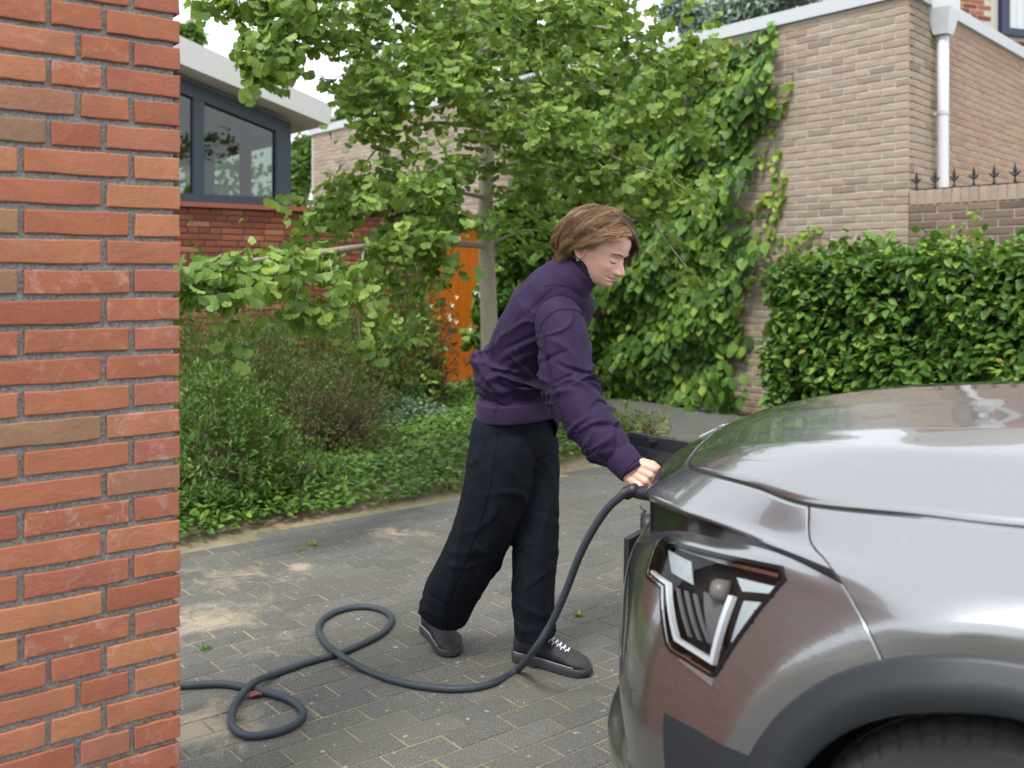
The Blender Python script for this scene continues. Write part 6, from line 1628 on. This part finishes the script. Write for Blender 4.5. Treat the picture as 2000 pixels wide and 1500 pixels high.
# ---- low ground cover in the bed
def dist_front(x, y):
    best = 9.
    for a, b in zip(BED[:8], BED[1:9]):
        ax, ay = a[0], a[1]; dx, dy = b[0] - ax, b[1] - ay; k_ = max(0, min(1, ((x - ax) * dx + (y - ay) * dy) / (dx*dx + dy*dy))); best = min(best, math.hypot(x - ax - k_*dx, y - ay - k_*dy))
    return best
gc = tag(empty('ground_cover', (0, 7, 0)), 'glossy green ground cover spilling towards the paving edge', 'ground cover', kind='stuff')
wob = Wob(29, 14, 4.0); P, T, N_, S_ = [], [], [], []; tries = 0
while len(P) < 46000 and tries < 400000:
    tries += 1
    x, y = pr.uniform(-4.2, 1.4), pr.uniform(2.4, 11.2)
    if not in_poly(x, y, BED): continue
    if -3.0 > x and y < 3: continue
    df = dist_front(x, y)
    if df > 2.3 and pr.random() < .8: continue
    e = .10 + .07 * wob(np.array([[x * 2, y * 2, 0.]]))[0] + (.14 if x > .2 else 0)
    if df < e: continue
    hgt = (.07 + .13 * min(1, (df - e) / .35)) * (1 + .45 * wob(np.array([[x, y, 3.]]))[0]); z = hgt * pr.uniform(.35, 1.05) ** .7
    P.append((x, y, z)); T.append((pr.normal(), pr.normal(), pr.uniform(-.5, .5))); N_.append((pr.normal(0, .35), pr.normal(0, .35) - .25, 1)); S_.append(pr.uniform(.026, .052))
foliage('leaf_carpet', P, T, N_, S_, 'beech', MAT['cover'], gc)
n = 420; xy = [(x, y) for x, y in zip(pr.uniform(-3, 1.3, 6000), pr.uniform(3, 8.6, 6000)) if in_poly(x, y, BED) and dist_front(x, y) < .24][:n]
P = np.array([(x, y, .008 + pr.uniform(0, .012)) for x, y in xy]); n = len(P)
foliage('fallen_leaves', P, np.c_[pr.normal(0, 1, (n, 2)), np.zeros(n)], np.c_[pr.normal(0, .3, (n, 2)), np.ones(n)], pr.uniform(.015, .04, n), 'small', MAT['brown_leaf'], gc)
# silvery patch
b0 = Vector((-.98, 8.35, 0)); sv = tag(empty('silvery_plant', b0), 'low patch of silvery variegated leaves beside the brown shrub', 'plant')
n = 1500; a = pr.uniform(0, 6.28, n); r_ = np.sqrt(pr.random(n)); P = np.array(b0) + np.stack([np.cos(a) * r_ * .48, np.sin(a) * r_ * .5, .16 + .16 * (1 - r_ ** 2) + pr.uniform(-.08, .03, n)], 1)
foliage('foliage', P, np.c_[pr.normal(0, 1, (n, 2)), pr.uniform(-.4, .4, n)], np.c_[pr.normal(0, .4, (n, 2)) - .2, np.ones(n)], pr.uniform(.03, .055, n), 'small', MAT['silver'], sv)

# ---- shrubs
def shrub(name, label, base, rad, hgt, n, tm, m, size, seed, twig=60, dens=.5, lean=(0, 0), m2=None, frac2=0., zlow=.15):
    r = np.random.default_rng(seed); b = Vector(base); o = tag(empty(name, b), label, 'shrub'); wb_ = Wob(seed, 16, 5.5)
    mb = MB()
    for k_ in range(twig):
        a = r.uniform(0, 6.28); el = r.uniform(.25, 1.2); l_ = r.uniform(.6, 1.0)
        d = Vector((math.cos(a) * math.cos(el) * rad[0], math.sin(a) * math.cos(el) * rad[1], math.sin(el) * hgt)) * l_
        q = [Vector((r.normal(0, .03), r.normal(0, .03), 0)), d * .45 + Vector((r.normal(0, .03), r.normal(0, .03), .05)), d * .8 + Vector((r.normal(0, .04), r.normal(0, .04), .03)), d]
        mb.tube(q, [.007, .005, .003, .0015], 5, False)
    mb.build('stems', MAT['twig'], o)
    nb = n // 7; dv = unit(r.normal(0, 1, (nb, 3))); dv[:, 2] = np.abs(dv[:, 2]) * 1.0 - zlow * r.random(nb)
    q = 1 + .42 * wb_(dv * 1.3); rr = q * (1 - dens * r.random(nb) ** 1.8)
    C_ = np.array(b) + np.array((0, 0, hgt * .12)) + dv * rr[:, None] * np.array((rad[0], rad[1], hgt)); C_[:, 2] = np.maximum(C_[:, 2], .04)
    P, T, N2, S = [], [], [], []
    for c, d in zip(C_, dv):
        ax = d * .8 + np.array((0, 0, .5)) + r.normal(0, .35, 3)
        for k_ in range(7):
            P.append(c + r.normal(0, .016, 3)); T.append(ax + r.normal(0, .85, 3)); N2.append(d * .5 + np.array((0, 0, .8)) + r.normal(0, .35, 3)); S.append(r.uniform(*size))
    P, T, N2, S = map(np.array, (P, T, N2, S)); k2 = r.random(len(P)) < frac2 if m2 else np.zeros(len(P), bool)
    foliage('foliage', P[~k2], T[~k2], N2[~k2], S[~k2], tm, m, o)
    if m2 and k2.any(): foliage('tinted_foliage', P[k2], T[k2], N2[k2], S[k2], tm, m2, o)
    return o
def base_at(px, py, Y): q = at(px, py, Y); return (q.x, Y, 0)
shrub('dense_shrub', 'broad dark green shrub with fine leaves against the red garden wall', base_at(450, 700, 7.3), (.78, .7), 1.02, 20000, 'narrow', MAT['shrub'], (.027, .046), 301, 90, .45)
shrub('brown_shrub', 'bushy shrub with many bare reddish-brown twigs above the ground cover', base_at(640, 760, 6.9), (.52, .55), .82, 11000, 'narrow', MAT['shrub'], (.021, .037), 302, 260, .7, m2=MAT['brown_leaf'], frac2=.14)
shrub('tall_shrub', 'upright fine-leaved shrub below the drooping ginkgo branch', base_at(560, 700, 8.2), (.62, .6), 1.12, 12000, 'narrow', MAT['shrub'], (.027, .046), 303, 90, .55)
shrub('azalea_shrub', 'light green rounded shrub with whorled leaves just behind the brick pillar', base_at(425, 800, 5.75), (.46, .46), .78, 8000, 'narrow', MAT['azalea'], (.034, .058), 304, 80, .5)
shrub('azalea_shrub', 'small light green shrub leaning over the ground cover near the paving', base_at(560, 930, 5.9), (.40, .3), .36, 1800, 'narrow', MAT['azalea'], (.034, .056), 305, 30, .6)
shrub('yellow_shrub', 'loose yellow-green bush behind the ginkgo branch in front of the wall', base_at(740, 560, 8.9), (.62, .5), 1.65, 5200, 'beech', MAT['young'], (.035, .06), 306, 60, .75, m2=MAT['shrub'], frac2=.55)
shrub('green_shrub', 'mid green bush filling the gap between the dense shrub and the door', base_at(700, 640, 8.4), (.55, .5), 1.05, 9500, 'narrow', MAT['shrub'], (.024, .042), 309, 80, .6)
sf = shrub('flowering_shrub', 'thin dark-leaved shrub with cream flowers in front of the orange door', base_at(835, 770, 9.4), (.36, .4), 1.40, 2400, 'small', MAT['olive'], (.03, .048), 307, 70, .8, zlow=0)
for k_ in range(16):
    q = at(pr.uniform(790, 940), pr.uniform(565, 665), 9.2 + pr.uniform(-.2, .2)); mb = MB()
    for j in range(5): a = j * 1.2566; d = Vector((math.cos(a), -.5, math.sin(a))) * .016; mb.prism([q, q + d + Vector((.006, 0, .006)), q + d * 1.5, q + d - Vector((.006, 0, .006))], (0, .003, 0))
    mb.v = [tuple(Vector(v_) - sf.location) for v_ in mb.v]; mb.build('flower', MAT['flower'], sf)
mb = MB()
for dx in (-.16, -.07, .02, .11): mb.tube([Vector((.0 + .02 * random.random(), 0, 0)), Vector((dx * .5, 0, .25)), Vector((dx * 1.5, .02, .62)), Vector((dx * 2.2, .02, .95))], [.013, .011, .008, .004], 7)
MAT['pale_twig'] = m_plain('pale_stem', (.28, .22, .14), .85, 0, 60, .25, .4, .003); mb.build('pale_stems', MAT['pale_twig'], sf)
shrub('shoot_plant', 'slender pale green shoot rising beside the brick pillar before the red wall', base_at(378, 560, 8.6), (.13, .12), 1.62, 620, 'small', MAT['azalea'], (.04, .07), 308, 6, .9)
shrub('edge_plant', 'small weedy yellow-green plant at the rounded end of the bed', base_at(1222, 860, 7.7), (.30, .28), .36, 900, 'small', MAT['azalea'], (.026, .045), 310, 30, .8, m2=MAT['young'], frac2=.3)
shrub('edge_plant', 'low leafy plant at the bed corner beside the charging flap', base_at(1268, 870, 7.9), (.20, .2), .24, 500, 'small', MAT['young'], (.024, .04), 311, 20, .8, m2=MAT['brown_leaf'], frac2=.2)

shrub('leafy_bush', 'tall leafy bush between the orange door and the climbing plant', base_at(1035, 600, 10.2), (.62, .5), 2.25, 5200, 'heart', MAT['climber'], (.07, .115), 312, 40, .5)
# ---- trees beyond the walls
def far_tree(name, label, base, crowns, trunk_h, m, size, seed, tm='beech', n=2600):
    r = np.random.default_rng(seed); b = Vector(base); o = tag(empty(name, b), label, 'tree', 'trees beyond the buildings')
    mb = MB(); mb.tube([(0, 0, 0), (.05, 0, trunk_h * .5), (0, .05, trunk_h), (.05, 0, trunk_h * 1.5)], [.22, .17, .12, .04], 10)
    for (c, rad) in crowns: q = Vector(c) - b; mb.tube([(0, 0, trunk_h * .55), q * .6 + Vector((0, 0, trunk_h * .25)), q], [.10, .06, .02], 6)
    mb.build('trunk', MAT['bark'], o); P, N2 = [], []
    for (c, rad) in crowns:
        wb_ = Wob(seed + len(P), 12, 3.0); k_ = n // len(crowns); d = unit(r.normal(0, 1, (k_, 3))); q = (1 + .45 * wb_(d * 1.5)) * r.random(k_) ** .45
        P.append(np.array(c) + d * q[:, None] * np.array(rad)); N2.append(d)
    P = np.concatenate(P); N2 = np.concatenate(N2); n_ = len(P)
    foliage('crown', P, r.normal(0, 1, (n_, 3)) + np.array((0, 0, -.3)), N2 * .6 + np.array((0, 0, .6)) + r.normal(0, .4, (n_, 3)), r.uniform(*size, n_), tm, m, o)
def cr(px, py, Y, rx, ry): k_ = Y / FPX; return (tuple(at(px, py, Y)), (rx * k_, rx * k_ * .8, ry * k_))
far_tree('garden_tree', 'round green tree top peeping over the slanting pavilion roof', base_at(372, 100, 24), [cr(372, 72, 24, 26, 26), cr(350, 110, 24, 45, 30)], 5.5, MAT['far_tree'], (.14, .24), 401, n=1400)
far_tree('garden_tree', 'pale green tree rising behind the long brick house wall', base_at(690, 250, 23), [cr(700, 200, 23, 46, 62), cr(670, 260, 23, 40, 40), cr(740, 160, 23, 60, 70), cr(760, 240, 23, 50, 50)], 4.5, MAT['far_tree'], (.12, .2), 402, n=4200)
far_tree('garden_tree', 'small tree glimpsed between pavilion corner and house wall', base_at(588, 340, 21), [cr(585, 330, 21, 34, 42), cr(598, 290, 21, 26, 30), cr(575, 380, 21, 30, 30)], 2.2, MAT['far_tree'], (.1, .17), 403, n=2200)
far_tree('garden_tree', 'dark green tall tree crown behind the top of the ginkgo', base_at(900, 100, 17), [cr(860, 100, 17, 70, 80), cr(960, 60, 17, 90, 90), cr(1060, 120, 17, 80, 70), cr(1150, 60, 17, 70, 60)], 5.2, MAT['far_tree'], (.12, .2), 404, n=5200)
far_tree('conifer_tree', 'blue-green conifer with drooping sprays behind the flat house roof', base_at(1400, 60, 15), [cr(1390, 40, 15, 70, 38), cr(1470, 15, 15, 70, 40), cr(1330, 20, 15, 40, 22), cr(1540, -20, 15, 70, 40)], 5.0, MAT['blue_conifer'], (.10, .2), 405, 'narrow', n=6500)
for k_, (x, y, h_) in enumerate(((-9.5, 21.0, 5.2), (-6.6, 22.5, 4.6), (-12.0, 17.0, 4.8))):
    far_tree('garden_tree', ('leafy tree standing in the garden seen through the pavilion glass', 'low leafy tree behind the pavilion nearest the long house wall', 'broad leafy tree behind the pavilion near the pillar side')[k_], (x, y, 0), [((x, y, h_ * .6), (1.6, 1.6, 1.5)), ((x + .8, y - .4, h_ * .45), (1.3, 1.3, 1.2))], h_ * .4, MAT['far_tree'], (.14, .24), 420 + k_, n=2400)

# ---- hedge and trees on the street side, behind the photographer (they show in the car's paint)
for k_, (x, y, h_) in enumerate(((-4.6, -6.5, 3.0), (-1.6, -7.4, 2.6), (1.6, -7.2, 2.8))):
    far_tree('street_tree', ('bushy street tree behind the brick pillar', 'bushy street tree facing the drive', 'bushy street tree facing the car flank')[k_], (x, y, 0), [((x, y, h_ * .52), (1.7, 1.1, h_ * .36)), ((x + .7, y + .2, h_ * .36), (1.4, 1.0, h_ * .3))], h_ * .3, MAT['far_tree'], (.12, .2), 440 + k_, n=2600)

# ---- weeds between the stones, dry leaf, pebbles
def tuft(px, py, n, l_, label, m='young'):
    b = ground(px, py); o = tag(empty('grass_tuft', b), label, 'weed'); l_ = l_ * .72; P = np.array(b) + np.c_[pr.normal(0, l_ * .22, n), pr.normal(0, l_ * .22, n), np.zeros(n)]
    foliage('blades', P, np.c_[pr.normal(0, .8, (n, 2)), np.abs(pr.normal(.6, .4, n))], np.c_[pr.normal(0, .5, (n, 2)), np.ones(n)], pr.uniform(.5, 1.1, n) * l_, 'narrow', MAT[m], o)
tuft(1128, 1203, 26, .045, 'yellow-green grass tuft in a joint near the front shoe')
tuft(612, 1066, 26, .05, 'bright grass tuft on the paving below the ground cover')
tuft(583, 1075, 14, .035, 'thin grass tuft next to the brightest tuft near the bed')
tuft(690, 1045, 12, .035, 'sparse grass sprigs in the sandy patch')
tuft(400, 1270, 22, .04, 'dull mossy tuft beside the brick pillar', 'cover'); tuft(470, 1405, 10, .028, 'small tuft inside the cable loop')
tuft(1160, 935, 10, .04, 'tiny tuft at the paving edge under the sleeve'); tuft(620, 1036, 10, .03, 'tiny tuft where paving meets the soil')
dl = ground(498, 1362); lv_ = MB(); ring_ = []
for j in range(14): a = j / 14 * 6.283; ring_.append(dl + Vector((math.cos(a) * .024, math.sin(a) * .02, .004 + .012 * abs(math.sin(a * 1.5)))))
lv_.prism(ring_, (0, 0, .0015)); MAT['dry'] = m_plain('dry_leaf', (.17, .06, .04), .8, 0, 120, .4, .5, .004)
tag(lv_.build('dry_leaf', MAT['dry']), 'curled red-brown dry leaf beside the cable loop', 'leaf')
# ------------------------------------------------------------------ charging cable with its plug
cb_ = tag(empty('charging_cable', ground(700, 1300)), 'thick dark blue-grey charging cable looping over the paving up to the car', 'cable')
t = NT('cable_sheath'); o_ = t.coord(); n = t.noise(o_, 240, 3, .7); MAT['cable'] = t.end(t.bsdf(t.mixc(n, (.020, .027, .036), (.042, .052, .066)), .6, t.bump(n, .35, .002)))
CR = .0118
def gpt(px, py, z=CR): q = ground(px, py); Y = (EYE - z) * FPX / (py - HOR); return Vector(((px - 1000) / FPX * Y, Y, z))
path = [gpt(150, 1352), gpt(260, 1346), gpt(360, 1339), gpt(440, 1336), gpt(510, 1350), gpt(565, 1366), gpt(592, 1390), gpt(580, 1412), gpt(540, 1430), gpt(487, 1437), gpt(457, 1421), gpt(453, 1395), gpt(466, 1365), gpt(495, 1334, CR * 2.6), gpt(540, 1315, CR), gpt(600, 1294), gpt(660, 1277), gpt(715, 1254), gpt(752, 1232), gpt(765, 1208), gpt(748, 1192), gpt(715, 1185), gpt(670, 1190), gpt(634, 1207), gpt(622, 1230), gpt(636, 1256), gpt(668, 1282, CR * 2.9), gpt(710, 1306, CR), gpt(770, 1329), gpt(840, 1342), gpt(905, 1345), gpt(960, 1335), gpt(1010, 1308)]
air = [at(1045, 1268, 3.16), at(1078, 1215, 3.11), at(1105, 1155, 3.06), at(1130, 1090, 3.01), at(1155, 1040, 2.97), at(1185, 995, 2.93), at(1212, 970, 2.895), at(1228, 961, 2.87)]
C_ = spline(path + air, 520); mb = MB(); mb.tube([Vector(p) - cb_.location for p in C_], CR, 16); shade(mb.build('cable', MAT['cable'], cb_))
# plug: grip in the hand, ribbed strain relief, head in the port
e0 = at(1228, 961, 2.87); tip_ = car_w(.0, -.115, .742); grip = [e0, e0.lerp(tip_, .35) + Vector((0, 0, .004)), e0.lerp(tip_, .75), tip_]
dirp = (tip_ - e0).normalized()
mb = MB(); mb.tube([p - cb_.location for p in [e0 + dirp * .02, e0 + dirp * .05, e0.lerp(tip_, .7), tip_]], [.017, .021, .024, .030], 18); pg = shade(mb.build('plug', MAT['black_plastic'], cb_))
mb = MB()
back = (Vector(C_[-1]) - Vector(C_[-8])).normalized()
for i in range(6): q = e0 - back * .012 + back * .007 * i - cb_.location; mb.tube([q, q + back * .0042], .0195 - .0004 * i, 16)
mb.tube([e0 - back * .014 - cb_.location, e0 + back * .032 - cb_.location], .0165, 14); shade(mb.build('strain_relief', MAT['black_plastic'], pg))
